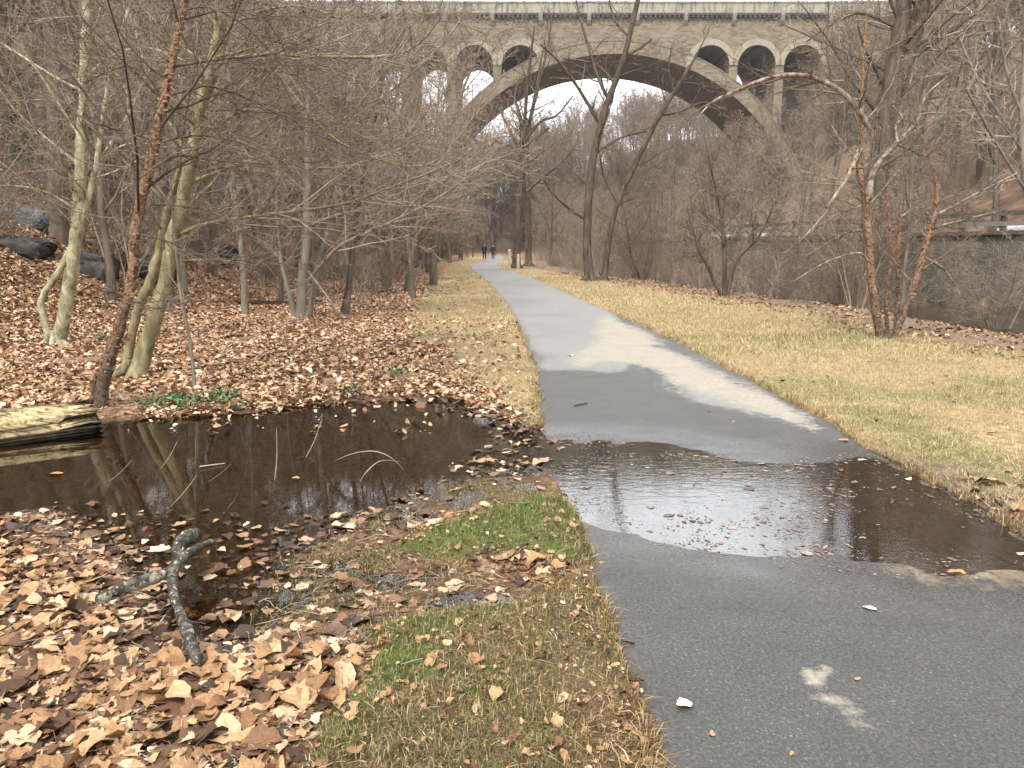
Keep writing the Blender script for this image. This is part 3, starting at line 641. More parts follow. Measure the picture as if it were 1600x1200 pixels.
def peel(mb, S, n, rng, size):
    for _ in range(n):
        i = rng.randrange(1, len(S) - 1); f = rng.random(); c = S[i] * (1 - f) + S[i + 1] * f if i + 1 < len(S) else S[i]
        a = rng.uniform(0, 6.28); r = c[3]; s = size * rng.uniform(.5, 1.4); o = np.array([math.cos(a), math.sin(a), 0]); tv = np.array([-math.sin(a), math.cos(a), 0]); up = np.array([0, 0, 1.])
        p = c[:3] + o * r * .97; w = s * .5; V = []
        for k in range(4):
            b = p + tv * (k / 3 - .3) * s * 1.6 + o * (k / 3) ** 1.6 * s * .9
            V += [b - up * w * (1 - k * .15), b + up * w * (1 - k * .2 + rng.uniform(-.1, .1))]
        mb.add(V, [(0, 2, 3, 1), (2, 4, 5, 3), (4, 6, 7, 5)])
def hero(name, label, cat, Y, stems, boughs, tm, cm, seed, ext=6.0, ws=1.0, group=None, twk=1.0, peeln=0, low=None, P=HERO, rmin=None, bm=None):
    """stems: polylines (px, py, width) from the ground up; boughs: (polyline, depth change, twig count)"""
    P = dict(P); rng = random.Random(seed)
    if rmin: P['rmin'] = rmin
    tr, out, fl, bo = MB(), {}, MB(), MB(); base = None
    for si, st in enumerate(stems):
        opt = {}
        if isinstance(st, tuple): st, opt = st
        S = lift([(a_, b_, c_ * ws) for a_, b_, c_ in st], Y + opt.get('y', 0), opt.get('dY', 0), 44, opt.get('ground', True))
        for i in range(1, 44): S[i, :2] += np.array([rng.gauss(0, 1), rng.gauss(0, 1)]) * min(S[i, 3], .07) * .10
        if opt.get('ground', True): S[:4, 3] *= np.array([1.45, 1.28, 1.12, 1.03])
        if base is None: base = S[0, :3].copy()
        e = opt.get('ext', ext)
        S = S.copy(); pts_ = [tuple(q[:3]) for q in S]; rd = [float(q[3]) for q in S]
        if e > 0:
            d = norm(tuple(S[-1, :3] - S[-6, :3])); p = pts_[-1]; r0 = rd[-1]; L = 0
            m = max(4, int(e / .35))
            for i in range(1, m + 1):
                d = norm((d[0] * .985 + rng.gauss(0, .05), d[1] + rng.gauss(0, .05), d[2] + .03)); p = tuple(p[c] + d[c] * e / m for c in range(3)); pts_.append(p); rd.append(max(.006, r0 * (1 - .92 * i / m)))
        tubes(tr, [(pts_, rd)], 14, .10)
        if opt.get('ground', True) and S[1, 3] > .03:
            b0 = S[0, 3] / 1.45
            for q_ in range(5):
                an = q_ * 1.257 + rng.uniform(-.4, .4); ca_, sa_ = math.cos(an), math.sin(an); ll = b0 * rng.uniform(2.2, 3.6)
                gz = S[0, 2] + .12
                tubes(tr, [([(S[1, 0] + ca_ * b0 * .35, S[1, 1] + sa_ * b0 * .35, gz + b0 * 2.0), (S[0, 0] + ca_ * b0 * .95, S[0, 1] + sa_ * b0 * .95, gz + b0 * .7), (S[0, 0] + ca_ * ll * .7, S[0, 1] + sa_ * ll * .7, gz + b0 * .05), (S[0, 0] + ca_ * ll, S[0, 1] + sa_ * ll, gz - b0 * .5)], [b0 * .35, b0 * .42, b0 * .28, b0 * .12])], 8, .1)
        if peeln: peel(fl, S, peeln, rng, .020 * (Y / 8) ** .5)
        L = sum(math.dist(pts_[i], pts_[i + 1]) for i in range(len(pts_) - 1))
        kids(out, pts_, rd, dirs(pts_), L * .75, 0, P, rng, k=int(opt.get('k', 13) * twk), t0=opt.get('t0', .28))
    for poly, dY, k in boughs:
        S = lift([(a_, b_, c_ * ws) for a_, b_, c_ in poly], Y, dY, 18); pts_ = [tuple(q[:3]) for q in S]; rd = [max(P['rmin'], float(q[3])) for q in S]
        tubes(bo, [(pts_, rd)], 8, .10)
        L = sum(math.dist(pts_[i], pts_[i + 1]) for i in range(17))
        kids(out, pts_, rd, dirs(pts_), L, 1, P, rng, k=int(k * twk), t0=.1)
    o = empty(name, tuple(base)); off = np.array(base)
    tubes(bo, out.get(1, []), 6, .08)
    cr = MB()
    for l in range(2, 5):
        if out.get(l): tubes(cr, out[l], 4 if l == 2 else 3)
    for m in (tr, cr, fl, bo): m.V = [v - off for v in m.V]
    nt_ = sum(len(f) for f in tr.F)
    if peeln: tr.F += [f + tr.n for f in fl.F]; tr.V += fl.V
    n2_ = sum(len(f) for f in tr.F)
    if bo.V: n0_ = sum(len(v) for v in tr.V); tr.F += [f + n0_ for f in bo.F]; tr.V += bo.V
    tk = tr.build('trunk', M[tm], o, True); cr.build('crown', M[cm], o, True)
    tk.data.materials.append(M['birch_flake']); tk.data.materials.append(M[bm or tm])
    mi = np.zeros(len(tk.data.polygons), np.int32); mi[nt_:n2_] = 1; mi[n2_:] = 2; tk.data.polygons.foreach_set('material_index', mi)
    return tag(o, label, cat, group)

hero('sycamore_tree', 'pale mottled sycamore with a thin crooked second stem, on the leafy bank behind the log', 'tree', 12.34,
     [[(88, 545, 34), (100, 490, 30), (116, 400, 29), (124, 300, 27), (129, 200, 23), (132, 100, 20), (136, -20, 17)],
      ([(80, 540, 16), (68, 495, 15), (66, 466, 15), (100, 410, 14), (130, 340, 13), (150, 260, 12), (163, 170, 10), (183, 75, 9), (210, -10, 7)], {'ext': 2.5, 'k': 10, 't0': .4})],
     [([(128, 220, 8), (90, 160, 6), (40, 90, 5), (-20, 60, 4)], .8, 10), ([(130, 130, 7), (170, 90, 6), (230, 75, 5), (300, 100, 3)], -.8, 10), ([(122, 330, 6), (70, 300, 5), (10, 290, 3), (-40, 300, 2)], -1, 9),
      ([(118, 300, 6), (60, 235, 5), (0, 190, 3)], -2, 10), ([(150, 255, 5), (200, 225, 4), (260, 230, 3)], 1, 8)], 'syc', 'twig', 101, 8, ws=.66, twk=1.4)
hero('river_birch_tree', 'leaning river birch with peeling orange bark at the edge of the pond beside the log', 'tree', 7.55,
     [[(150, 640, 26), (168, 575, 27), (188, 505, 25), (207, 430, 21), (213, 350, 22), (233, 265, 21), (250, 190, 20), (265, 110, 17), (278, 50, 15), (292, -10, 14)],
      ([(143, 625, 13), (150, 590, 11), (185, 545, 9), (205, 520, 7)], {'ext': 0, 'k': 0})],
     [([(290, 15, 4), (330, 12, 4), (385, 42, 4), (440, 100, 3), (505, 168, 2), (600, 240, 1.5)], -.4, 14), ([(262, 150, 4), (300, 140, 4), (330, 135, 3.5), (400, 160, 3), (470, 200, 2), (560, 235, 1.5)], .5, 13),
      ([(252, 222, 4), (300, 212, 4), (350, 216, 3), (425, 242, 2), (500, 275, 1.5)], -.7, 11), ([(250, 258, 4), (280, 243, 4), (330, 250, 3), (430, 257, 2), (520, 250, 1.5)], .6, 11), ([(252, 162, 4.5), (240, 130, 4), (215, 108, 3.5), (185, 106, 2.5), (130, 130, 2)], .5, 9),
      ([(221, 312, 4.5), (212, 285, 4), (205, 255, 4), (214, 247, 3.5), (235, 256, 3), (250, 265, 2.5)], .2, 4), ([(218, 366, 4), (262, 377, 4), (320, 400, 3), (420, 410, 2), (490, 412, 1.5)], -.4, 9), ([(236, 320, 3), (290, 323, 3), (375, 338, 2), (450, 355, 1.5)], .4, 9),
      ([(205, 470, 4), (180, 458, 4), (165, 457, 3), (150, 470, 1.5)], -.2, 3), ([(188, 475, 3.5), (215, 472, 3.5), (245, 482, 2.5), (300, 470, 1.5)], -.3, 5), ([(236, 218, 3), (190, 205, 2.5), (140, 190, 2)], -.6, 7), ([(272, 80, 4), (230, 40, 3), (190, -10, 2.5)], .6, 9)], 'birch', 'twig_dark', 102, 5.5, peeln=260, ws=.70, twk=1.45, bm='dark')
hero('leaning_tree', 'two stemmed leaning tree with smooth greenish grey bark beside the peeling birch', 'tree', 9.3,
     [[(208, 594, 40), (232, 530, 36), (258, 440, 32), (272, 370, 30), (290, 290, 28), (303, 220, 26), (320, 140, 25), (341, 60, 22), (356, -20, 20)],
      ([(190, 550, 20), (212, 495, 20), (235, 440, 22), (250, 385, 20), (264, 320, 17), (288, 250, 14), (318, 170, 14), (352, 60, 13), (378, -20, 12)], {'y': .35, 'ext': 5})],
     [([(338, 102, 9), (375, 90, 9), (430, 84, 8), (480, 88, 7), (600, 88, 6), (655, 68, 4), (692, 20, 3)], -1.2, 15), ([(328, 172, 7), (390, 172, 6), (450, 180, 5), (520, 190, 4), (620, 200, 3)], .8, 13), ([(282, 366, 10), (320, 350, 9), (400, 338, 8), (520, 322, 6), (590, 300, 4), (690, 262, 3), (740, 240, 2)], -1.5, 16),
      ([(312, 195, 6), (350, 205, 5), (380, 228, 4), (400, 280, 3)], -1, 8), ([(310, 268, 5), (360, 262, 4), (430, 272, 3), (520, 278, 2)], 1.2, 11), ([(345, 50, 6), (400, 20, 5), (470, 10, 4), (560, 40, 3)], .5, 12), ([(276, 410, 6), (285, 460, 5), (295, 530, 4), (305, 605, 4)], -.6, 3),
      ([(330, 125, 5), (280, 100, 4), (220, 90, 3), (150, 60, 2)], -.8, 10), ([(268, 410, 6), (330, 405, 4), (400, 415, 3)], .5, 6), ([(348, 40, 6), (420, 100, 5), (520, 215, 4), (640, 260, 3), (700, 240, 2)], -.6, 15)], 'olive', 'twig', 103, 5, ws=.68, twk=1.6)
hero('grey_sycamore_tree', 'slender grey tree with long low branches reaching toward the path, on the leaf covered flat', 'tree', 16.94,
     [[(470, 502, 18), (472, 440, 18), (478, 380, 16), (480, 300, 13), (481, 200, 11), (480, 100, 10), (478, -20, 8)],
      ([(463, 470, 12), (443, 425, 7), (436, 380, 6), (432, 300, 5), (440, 200, 4)], {'ext': 1, 'k': 8}), ([(480, 470, 12), (500, 400, 11), (522, 330, 10), (532, 220, 9), (540, 120, 8), (556, -20, 6)], {'y': .5})],
     [([(488, 432, 7), (530, 385, 6), (600, 352, 5), (680, 312, 4), (750, 262, 3), (790, 225, 2)], -1.5, 14), ([(484, 352, 6), (530, 335, 5), (600, 320, 4), (660, 300, 3)], 1.5, 12), ([(482, 262, 5), (540, 260, 4), (620, 235, 3), (690, 190, 2)], -1.5, 12), ([(480, 160, 5), (530, 110, 4), (590, 60, 3), (640, 10, 2)], 1, 11),
      ([(480, 250, 5), (520, 200, 5), (560, 165, 4), (640, 60, 3), (680, 10, 2)], -1, 12), ([(478, 300, 4), (430, 260, 3), (380, 240, 2)], 1, 9), ([(482, 425, 5), (505, 455, 4), (530, 490, 3)], -1, 5), ([(536, 170, 5), (600, 150, 4), (680, 80, 3), (720, 30, 2)], 1, 12)], 'grey', 'twig_warm', 104, 3, ws=.85, twk=1.4, P=dict(HERO, rmin=.004))
hero('rusty_multistem_tree', 'rust brown multi stemmed tree rising from a dark base beside the leaf flat', 'tree', 35.7,
     [[(606, 441, 14), (614, 380, 11), (622, 310, 9), (632, 220, 7), (640, 150, 5)], ([(600, 441, 9), (593, 405, 6), (588, 340, 4), (580, 260, 3)], {'ext': 1}), ([(616, 441, 8), (640, 400, 6), (660, 370, 4), (690, 330, 3)], {'ext': 1}), ([(610, 441, 8), (604, 400, 6), (607, 340, 5), (600, 250, 4)], {'ext': 1.5}), ([(612, 441, 9), (628, 390, 7), (640, 330, 5), (655, 240, 4)], {'ext': 1.5})],
     [], 'rust', 'twig_warm', 105, 2.5, P=dict(HERO, rmin=.007))
hero('forked_tree', 'tall dark forked tree standing on the lawn edge in front of the big arch', 'tree', 35.7,
     [[(922, 441, 20), (918, 400, 17), (918, 340, 16), (925, 260, 14), (940, 190, 13), (955, 145, 12), (976, 85, 10), (1000, -15, 9)]],
     [([(951, 155, 7), (935, 122, 6), (915, 60, 4), (900, 0, 3)], 1, 9), ([(938, 195, 7), (905, 140, 6), (875, 98, 5), (845, 70, 3)], -1, 10), ([(914, 342, 7), (885, 322, 6), (860, 298, 4), (850, 280, 3)], -1, 7), ([(975, 88, 7), (1000, 75, 5), (1018, 62, 4)], 1, 4), ([(960, 130, 5), (930, 100, 4), (880, 92, 3)], 1, 8), ([(985, 60, 5), (960, 30, 4), (950, -10, 3)], 1, 6), ([(930, 240, 5), (970, 215, 4), (1010, 205, 3)], 2, 7)], 'dark', 'twig_dark', 106, 4, ws=.78, twk=.75, P=dict(HERO, rmin=.007, k=(8, 6, 4, 3)))
hero('slanting_tree', 'thin tree slanting away over the brush beside the tall dark forked tree', 'tree', 36.5,
     [[(943, 434, 13), (948, 400, 11), (955, 355, 11), (968, 310, 8), (992, 258, 9), (1030, 182, 8), (1050, 150, 7), (1080, 100, 5)]],
     [([(1032, 180, 5), (1060, 175, 4), (1100, 160, 3), (1130, 170, 2)], 1, 7), ([(965, 318, 4), (945, 280, 3), (938, 245, 3)], 0, 5), ([(1052, 140, 4), (1045, 110, 3), (1050, 70, 2)], 0, 6)], 'dark', 'twig_dark', 107, 1.5, ws=.85, twk=.8, P=dict(HERO, rmin=.007, k=(8, 6, 4, 3)))
hero('fence_tree', 'dark tree with upswept forks standing behind the wooden posts by the path bend', 'tree', 57.0,
     [[(806, 417, 12), (809, 340, 11), (815, 260, 10), (818, 220, 9), (812, 180, 6), (806, 160, 4)]],
     [([(818, 225, 6), (830, 180, 5), (845, 120, 4), (858, 60, 3), (862, 20, 2)], 1, 8), ([(818, 228, 6), (822, 160, 5), (828, 100, 4), (835, 40, 2)], -1, 8), ([(818, 222, 5), (845, 190, 4), (870, 180, 3), (895, 150, 2)], 1, 7), ([(815, 240, 5), (795, 200, 4), (780, 170, 3)], 1, 7), ([(822, 300, 5), (850, 275, 4), (880, 250, 3), (900, 225, 2)], 1, 6)], 'dark', 'twig_dark', 108, .8, P=dict(HERO, rmin=.011, k=(8, 7, 4, 3)))
hero('slim_dark_tree', 'straight dark trunk just behind the tree at the wooden posts', 'tree', 62.0,
     [[(826, 408, 10), (825, 330, 9), (822, 250, 8), (826, 200, 6), (838, 140, 4), (846, 90, 3)]], [([(824, 260, 4), (800, 230, 3), (770, 220, 2)], 1, 6), ([(824, 245, 4), (840, 215, 3), (858, 200, 3)], 1, 5)], 'dark', 'twig_dark', 109, 1, P=dict(HERO, rmin=.011, k=(8, 7, 4, 3)))
hero('clump_birch_tree', 'clump of river birch stems with an arching pale bough, alone on the lawn', 'tree', 13.3,
     [[(1380, 530, 17), (1368, 482, 15), (1360, 420, 13), (1355, 350, 13), (1350, 300, 11), (1343, 252, 12), (1346, 200, 8), (1348, 120, 5), (1352, 50, 3)],
      ([(1392, 530, 17), (1410, 492, 13), (1430, 440, 12), (1447, 380, 10), (1460, 335, 8), (1463, 290, 6), (1450, 240, 4)], {'y': -.15, 'ext': .6}), ([(1396, 527, 6), (1402, 470, 6), (1403, 400, 5), (1406, 360, 5), (1407, 335, 4)], {'y': .2, 'ext': .3, 'k': 4}),
      ([(1388, 530, 9), (1385, 470, 6), (1392, 400, 5), (1388, 330, 4)], {'y': .3, 'ext': .8, 'k': 6})],
     [([(1357, 312, 12), (1364, 270, 11), (1385, 240, 9), (1402, 222, 7), (1432, 190, 6), (1446, 150, 4), (1480, 120, 2)], .8, 9), ([(1344, 232, 10), (1325, 275, 7), (1302, 310, 6), (1282, 342, 5), (1250, 378, 3)], -.8, 6), ([(1358, 200, 9), (1345, 178, 10), (1322, 150, 10), (1292, 130, 9), (1250, 117, 8), (1200, 122, 7), (1150, 142, 6), (1112, 160, 4), (1090, 185, 2)], -.6, 14),
      ([(1402, 222, 5), (1400, 195, 4), (1410, 185, 4), (1395, 165, 3)], .3, 4), ([(1462, 336, 6), (1490, 322, 5), (1530, 300, 3), (1590, 270, 2)], .5, 8), ([(1452, 360, 5), (1480, 350, 4), (1560, 330, 2)], -.6, 7), ([(1350, 130, 4), (1330, 100, 3), (1320, 70, 2)], .5, 6), ([(1358, 410, 5), (1340, 395, 4), (1290, 410, 3), (1240, 440, 2)], -.5, 8), ([(1356, 360, 5), (1320, 365, 4), (1260, 400, 3)], .8, 8), ([(1407, 338, 4), (1414, 335, 3), (1422, 328, 2)], 0, 2),
      ([(1352, 320, 4), (1300, 340, 3), (1220, 400, 2)], .8, 8), ([(1440, 400, 4), (1475, 420, 3), (1500, 460, 2)], -.4, 6)], 'birch', 'twig_dark', 110, 1.5, ws=.82, peeln=120, bm='pinkbark', P=dict(HERO, rmin=.0035))
hero('big_creek_tree', 'massive grey brown tree forking high above the creek bank behind the clump birch', 'tree', 27.0,
     [[(1352, 455, 50), (1362, 350, 44), (1376, 250, 44), (1386, 180, 44), (1396, 110, 38), (1406, 50, 34), (1416, -20, 30)], ([(1392, 160, 34), (1412, 100, 36), (1432, 40, 32), (1446, -20, 30)], {'ground': False, 'ext': 7})],
     [([(1420, 95, 14), (1450, 72, 12), (1490, 45, 11), (1541, 5, 9), (1600, -60, 6)], 1, 12), ([(1378, 130, 9), (1362, 95, 8), (1352, 78, 6), (1340, 40, 3)], -1, 8), ([(1395, 40, 8), (1340, 20, 6), (1290, 45, 4), (1260, 65, 3)], 1, 9), ([(1400, 200, 7), (1440, 160, 5), (1480, 150, 3)], 1, 8)], 'dark', 'twig', 111, 8, ws=.66, P=dict(HERO, rmin=.006))
hero('edge_tree', 'slender tree with ascending branches at the far end of the lawn, beside the creek', 'tree', 15.5,
     [[(1640, 500, 16), (1622, 400, 13), (1606, 300, 12), (1597, 200, 10), (1602, 100, 8), (1612, -20, 6)]], [([(1600, 240, 6), (1570, 190, 5), (1530, 130, 3), (1500, 60, 2)], 1, 10), ([(1604, 300, 5), (1560, 230, 4), (1510, 140, 3)], -1, 9), ([(1598, 180, 5), (1575, 120, 4), (1560, 40, 3)], 0, 8)], 'grey', 'twig_pale', 112, 4, P=dict(HERO, rmin=.004))
hero('bare_sapling', 'thin grey sapling standing in the leaves in front of the two stemmed leaning tree', 'sapling', 8.4, [[(305, 612, 6), (298, 540, 5), (284, 470, 5), (278, 420, 4), (270, 330, 3), (262, 240, 2)]], [], 'grey', 'twig', 113, .6, P=dict(HERO, k=(7, 5, 3, 2)))
hero('thorny_sapling', 'dark many branched sapling at the lawn edge between the forked tree and the clump birch', 'sapling', 25.0,
     [[(1133, 446, 8), (1132, 400, 7), (1130, 360, 6), (1124, 320, 4), (1112, 270, 3)], ([(1136, 446, 6), (1150, 410, 5), (1185, 370, 4), (1205, 330, 3)], {'ext': .6}), ([(1131, 446, 6), (1105, 415, 5), (1092, 390, 4), (1080, 350, 3)], {'ext': .6})], [], 'dark', 'twig_dark', 114, 1, P=dict(HERO, rmin=.005))

# ---- the wood: individual trees copied from a few grown ones
PT = [tree_meshes('t', 21, .30, TALL, 1, 'forest', 'twig'), tree_meshes('t', 19, .26, TALL, 2, 'forest', 'twig'), tree_meshes('t', 22, .27, dict(TALL, t0=(.45, .18, .12, .1)), 3, 'forest', 'twig_warm'),
      tree_meshes('t', 14, .19, SPREAD, 4, 'forest', 'twig'), tree_meshes('t', 13, .17, SPREAD, 5, 'forest', 'twig_warm'), tree_meshes('t', 10, .09, SLIM, 6, 'forest', 'twig'), tree_meshes('t', 11, .10, SLIM, 7, 'grey', 'twig_pale')]
FART = dict(TALL, n=(10, 6, 5, 4), wig=(.05, .11, .16, .2), k=(20, 11, 7), t0=(.3, .15, .1), len=(.36, .45, .5), rmin=.019)
PT += [tree_meshes('t', 20, .27, FART, 31, 'forest', 'twig'), tree_meshes('t', 15, .2, dict(FART, t0=(.12, .12, .1), len=(.45, .45, .5)), 32, 'forest', 'twig'), tree_meshes('t', 18, .24, dict(FART, rmin=.022, t0=(.4, .15, .1)), 33, 'forest', 'twig_warm')]
PTH = [21, 19, 22, 14, 13, 10, 11, 20, 15, 18]
protos = {}
def put_tree(k, x, y, sc, name, label, group):
    z = H1(x, y) - .05
    if k not in protos:
        o = tree_obj(name, PT[k], (x, y, z), R.uniform(0, 6.28), sc); protos[k] = o
    else:
        o = copy_tree(protos[k]); o.name = name; o.location = (x, y, z); o.rotation_euler = (0, 0, R.uniform(0, 6.28)); o.scale = (sc,) * 3
    return tag(o, label, 'tree', group)
HEROXY = [(-7.4, 12.3), (-4.1, 7.5), (-4.6, 9.3), (-4.7, 17), (-5.6, 35.7), (3.6, 35.7), (4.2, 36.5), (.3, 57), (1.2, 62), (6.5, 13.3), (12.8, 27), (10.6, 15.5)]
placed = list(HEROXY)
def zone(n, ks, yr, xr, smin, smax, gap, name, label, group, cap=None, tries=60, yp=1.0):
    c = 0
    for _ in range(n * tries):
        if c >= n: break
        y = yr[0] + (yr[1] - yr[0]) * R.random() ** yp; a, b = xr(y)
        if b <= a: continue
        x = R.uniform(a, b)
        if abs(x) > .78 * y + 9: continue
        if any((x - q[0]) ** 2 + (y - q[1]) ** 2 < gap * gap for q in placed): continue
        k = R.choice(ks); sc = R.uniform(smin, smax)
        if y > 72: k = {0: 7, 1: 9, 2: 7, 3: 8, 4: 8}.get(k, k)
        if cap:
            px, py = project(x, y, H1(x, y) + PTH[k] * sc); lim = cap(px)
            if py < lim:
                z0 = H1(x, y); top = U(px, lim, y)[2]; sc = (top - z0) / PTH[k] * R.uniform(.75, 1)
                if sc < smin * .35: continue
        placed.append((x, y)); put_tree(k, x, y, sc, name, label, group); c += 1
toe = lambda y: float(np.interp(y, [-20, 5, 12, 35, 90, 165, 260], [-6.5, -6.4, -7.0, -8.5, -10, -17, -30]))
W = lambda y: float(xwall(np.array(y)))
lcap = lambda px: -1e9 if px < 420 else 4 if px < 600 else (25 if px < 690 else 175)
zone(60, [0, 1, 2, 3, 5, 6, 3, 4], (14, 55), lambda y: (-.75 * y - 8, toe(y) - 1.0), .7, 1.05, 1.7, 'forest_tree', 'bare grey brown tree on the rocky leaf covered hillside', 'bare trees on the rocky hillside', lcap)
zone(62, [0, 1, 2, 3, 4], (50, 150), lambda y: (-.75 * y - 8, toe(y) - 1.0), .75, 1.1, 2.6, 'forest_tree', 'bare grey brown tree on the rocky leaf covered hillside', 'bare trees on the rocky hillside', lcap)
zone(46, [3, 4, 5, 6, 5], (18, 80), lambda y: (toe(y) - 2.5, float(xverge(np.array(y))) - 1.2), .5, .85, 1.2, 'young_tree', 'slim young bare tree on the leafy flat beside the verge', 'young trees on the leafy flat', lcap)
zone(26, [3, 4, 0, 5, 6], (34, 120), lambda y: (-.31 * y, min(-.085 * y, float(xverge(np.array(y))) - 1.5)), .75, 1.1, 1.6, 'young_tree', 'slim young bare tree on the leafy flat beside the verge', 'young trees on the leafy flat', lambda px: 15 if px < 685 else 160)
zone(10, [3, 4, 6, 4], (24, 60), lambda y: (-.205 * y, -.09 * y), .8, 1.2, 1.3, 'young_tree', 'slim young bare tree on the leafy flat beside the verge', 'young trees on the leafy flat', lambda px: 10 if px < 670 else 70)
rcap = lambda px: 180 if px < 1190 else (125 if px < 1300 else -1e9)
zone(52, [0, 1, 2, 2, 0, 3], (24, 85), lambda y: (W(y) + 11, .75 * y + 10), .75, 1.1, 2.4, 'hillside_tree', 'tall bare trunked tree on the leafy slope above the road', 'bare trees above the road', rcap)
zone(46, [0, 1, 2, 2], (80, 163), lambda y: (W(y) + 11, .75 * y + 10), .75, 1.1, 3, 'hillside_tree', 'tall bare trunked tree on the leafy slope above the road', 'bare trees above the road', rcap)
ccap = lambda px: 215 if px < 720 else (235 if px < 860 else (215 if px < 1000 else 200))
zone(60, [3, 4, 5, 6, 3, 4], (40, 155), lambda y: (float(xlawn(np.array(y))) + 1.2, W(y) - 1.0), .35, .8, 1.8, 'creekside_tree', 'small bare tree in the brush along the creek', 'bare trees along the creek', lambda px: ccap(px) if px < 1120 else (165 if px < 1260 else 60))
zone(34, [3, 4, 5, 3], (70, 160), lambda y: (toe(y) - 3, -5.4 if y > 60 else -7), .35, .9, 1.4, 'creekside_tree', 'small bare tree at the foot of the slope below the bridge', 'bare trees below the bridge', ccap)
zone(10, [3, 5, 6, 5], (19, 45), lambda y: (float(xlawn(np.array(y))) + 2.5, W(y) - 1.5), .4, .8, 1.8, 'creekside_tree', 'small bare tree in the brush along the creek', 'bare trees along the creek', lambda px: 185 if px < 1250 else 20)
fcap = lambda px: 203 if px < 760 else (203 - (px - 760) * .33 if px < 960 else 137)
zone(292, [0, 1, 3, 0, 1, 4], (200, 325), lambda y: (-.15 * y, .29 * y), .95, 1.45, 2.2, 'distant_tree', 'distant bare tree on the hill seen through the arch', 'bare trees beyond the bridge', fcap)

zone(80, [3, 4, 3, 0], (176, 262), lambda y: (.02 * y, .36 * y), .6, 1.05, 2.4, 'slope_tree', 'bare tree on the slope just behind the far leg of the great arch', 'bare trees behind the far leg', lambda px: 150 if px < 1180 else 120)
# ---- shrubs and brush
BR = dict(n=(7, 5, 4, 3), wig=(.12, .2, .22, .2), up=(.0, .0, .0, 0), tap=(.85, .8, .7, .5), k=(8, 6, 4), t0=(.15, .1, .1), ang=(.7, .8, .8), len=(.45, .5, .5), rmin=.004)
def shrub_mesh(H_, r, stems, spread, seed, mat, lv=3, P=BR, foot=.12):
    rng = random.Random(seed); out = {}; P = dict(P)
    for s in range(stems):
        a = rng.uniform(0, 6.28); le = spread * rng.uniform(.2, 1.2); f = foot * math.sqrt(rng.random())
        grow(out, (f * math.cos(a), f * math.sin(a), -.15), norm((math.cos(a) * le, math.sin(a) * le, 1)), H_ * rng.uniform(.55, 1), r * rng.uniform(.5, 1), 0, P, rng)
    mb = MB()
    for l in out: tubes(mb, out[l], 5 if l == 0 else 3)
    me = mb.mesh('shrub', True); me.materials.append(M[mat]); return me
SH = [shrub_mesh(4.6, .035, 8, .45, 21, 'twig'), shrub_mesh(4.0, .03, 9, .6, 22, 'twig_dark'), shrub_mesh(5.2, .04, 6, .35, 23, 'twig_warm'), shrub_mesh(3.4, .02, 16, .5, 24, 'twig', foot=.5),
      shrub_mesh(2.4, .010, 20, .3, 25, 'twig_warm', P=dict(BR, k=(4, 2, 2)), foot=1.1), shrub_mesh(2.0, .009, 22, .35, 26, 'twig_pale', P=dict(BR, k=(3, 2, 2)), foot=1.2), shrub_mesh(1.2, .006, 30, .7, 27, 'twig_warm', P=dict(BR, k=(5, 3, 2)), foot=.5)]
sproto = {}
def put_shrub(k, x, y, sc, name, label, group):
    o = sproto[k].copy() if k in sproto else bpy.data.objects.new(name, SH[k]); COL.objects.link(o); sproto.setdefault(k, o); o.name = name
    o.location = (x, y, H1(x, y) - .02); o.rotation_euler = (0, 0, R.uniform(0, 6.28)); o.scale = (sc, sc, sc * R.uniform(.85, 1.15)); return tag(o, label, 'shrub', group)
def szone(n, ks, yr, xr, s0, s1, name, label, group, gap=.8, yp=1.0):
    c = 0; mine = []
    for _ in range(n * 40):
        if c >= n: break
        y = yr[0] + (yr[1] - yr[0]) * R.random() ** yp; a, b = xr(y)
        if b <= a: continue
        x = R.uniform(a, b)
        if abs(x) > .74 * y + 2: continue
        px, py = project(x, y, H1(x, y))
        if 1490 < px < 1660 and 475 < py < 530: continue   # the gap where the creek shows
        if y < 40 and any((x - q[0]) ** 2 + (y - q[1]) ** 2 < gap * gap for q in mine): continue
        mine.append((x, y)); put_shrub(R.choice(ks), x, y, R.uniform(s0, s1), name, label, group); c += 1
XL = lambda y: float(xlawn(np.array(y)))
szone(30, [0, 1, 2, 2, 0], (17, 60), lambda y: (XL(y) + 2.2, W(y) - 1.2), .65, 1.15, 'bare_shrub', 'tall bare shrub in the tangle along the creek bank', 'bare shrubs along the creek bank', .9, 1.2)
szone(42, [4, 4, 5, 6, 6], (14, 80), lambda y: (XL(y) + 1.6, XL(y) + 5.0), .4, .85, 'brush_thicket', 'thin stemmed brush along the back edge of the lawn', 'brush along the lawn edge', .7, 1.3)
szone(36, [4, 4, 6, 3, 2], (16, 62), lambda y: (W(y) - 4.0, W(y) - .6), .6, 1.0, 'bank_brush', 'brown brush on the far creek bank at the foot of the retaining wall', 'brush below the retaining wall', .9)
szone(26, [4, 5, 4], (44, 100), lambda y: (max(XL(y) - .5, float(pr(np.array([y]))[0]) + 1.5), XL(y) + 6), .8, 1.4, 'brush_thicket', 'reddish brush beyond the dark trees at the path bend', 'brush at the path bend', .7)
szone(40, [0, 1, 2, 3, 4, 6], (20, 95), lambda y: (toe(y) - 3, float(xverge(np.array(y))) - 1.3), .5, 1.0, 'understory_shrub', 'bare understory shrub on the leafy flat below the hillside', 'understory shrubs on the leafy flat', 1.0, 1.2)
szone(34, [0, 1, 3, 6], (13, 60), lambda y: (-.72 * y - 2, toe(y) - 1), .5, .95, 'hillside_shrub', 'bare shrub among the rocks on the leafy hillside', 'bare shrubs on the rocky hillside', 1.0, 1.1)
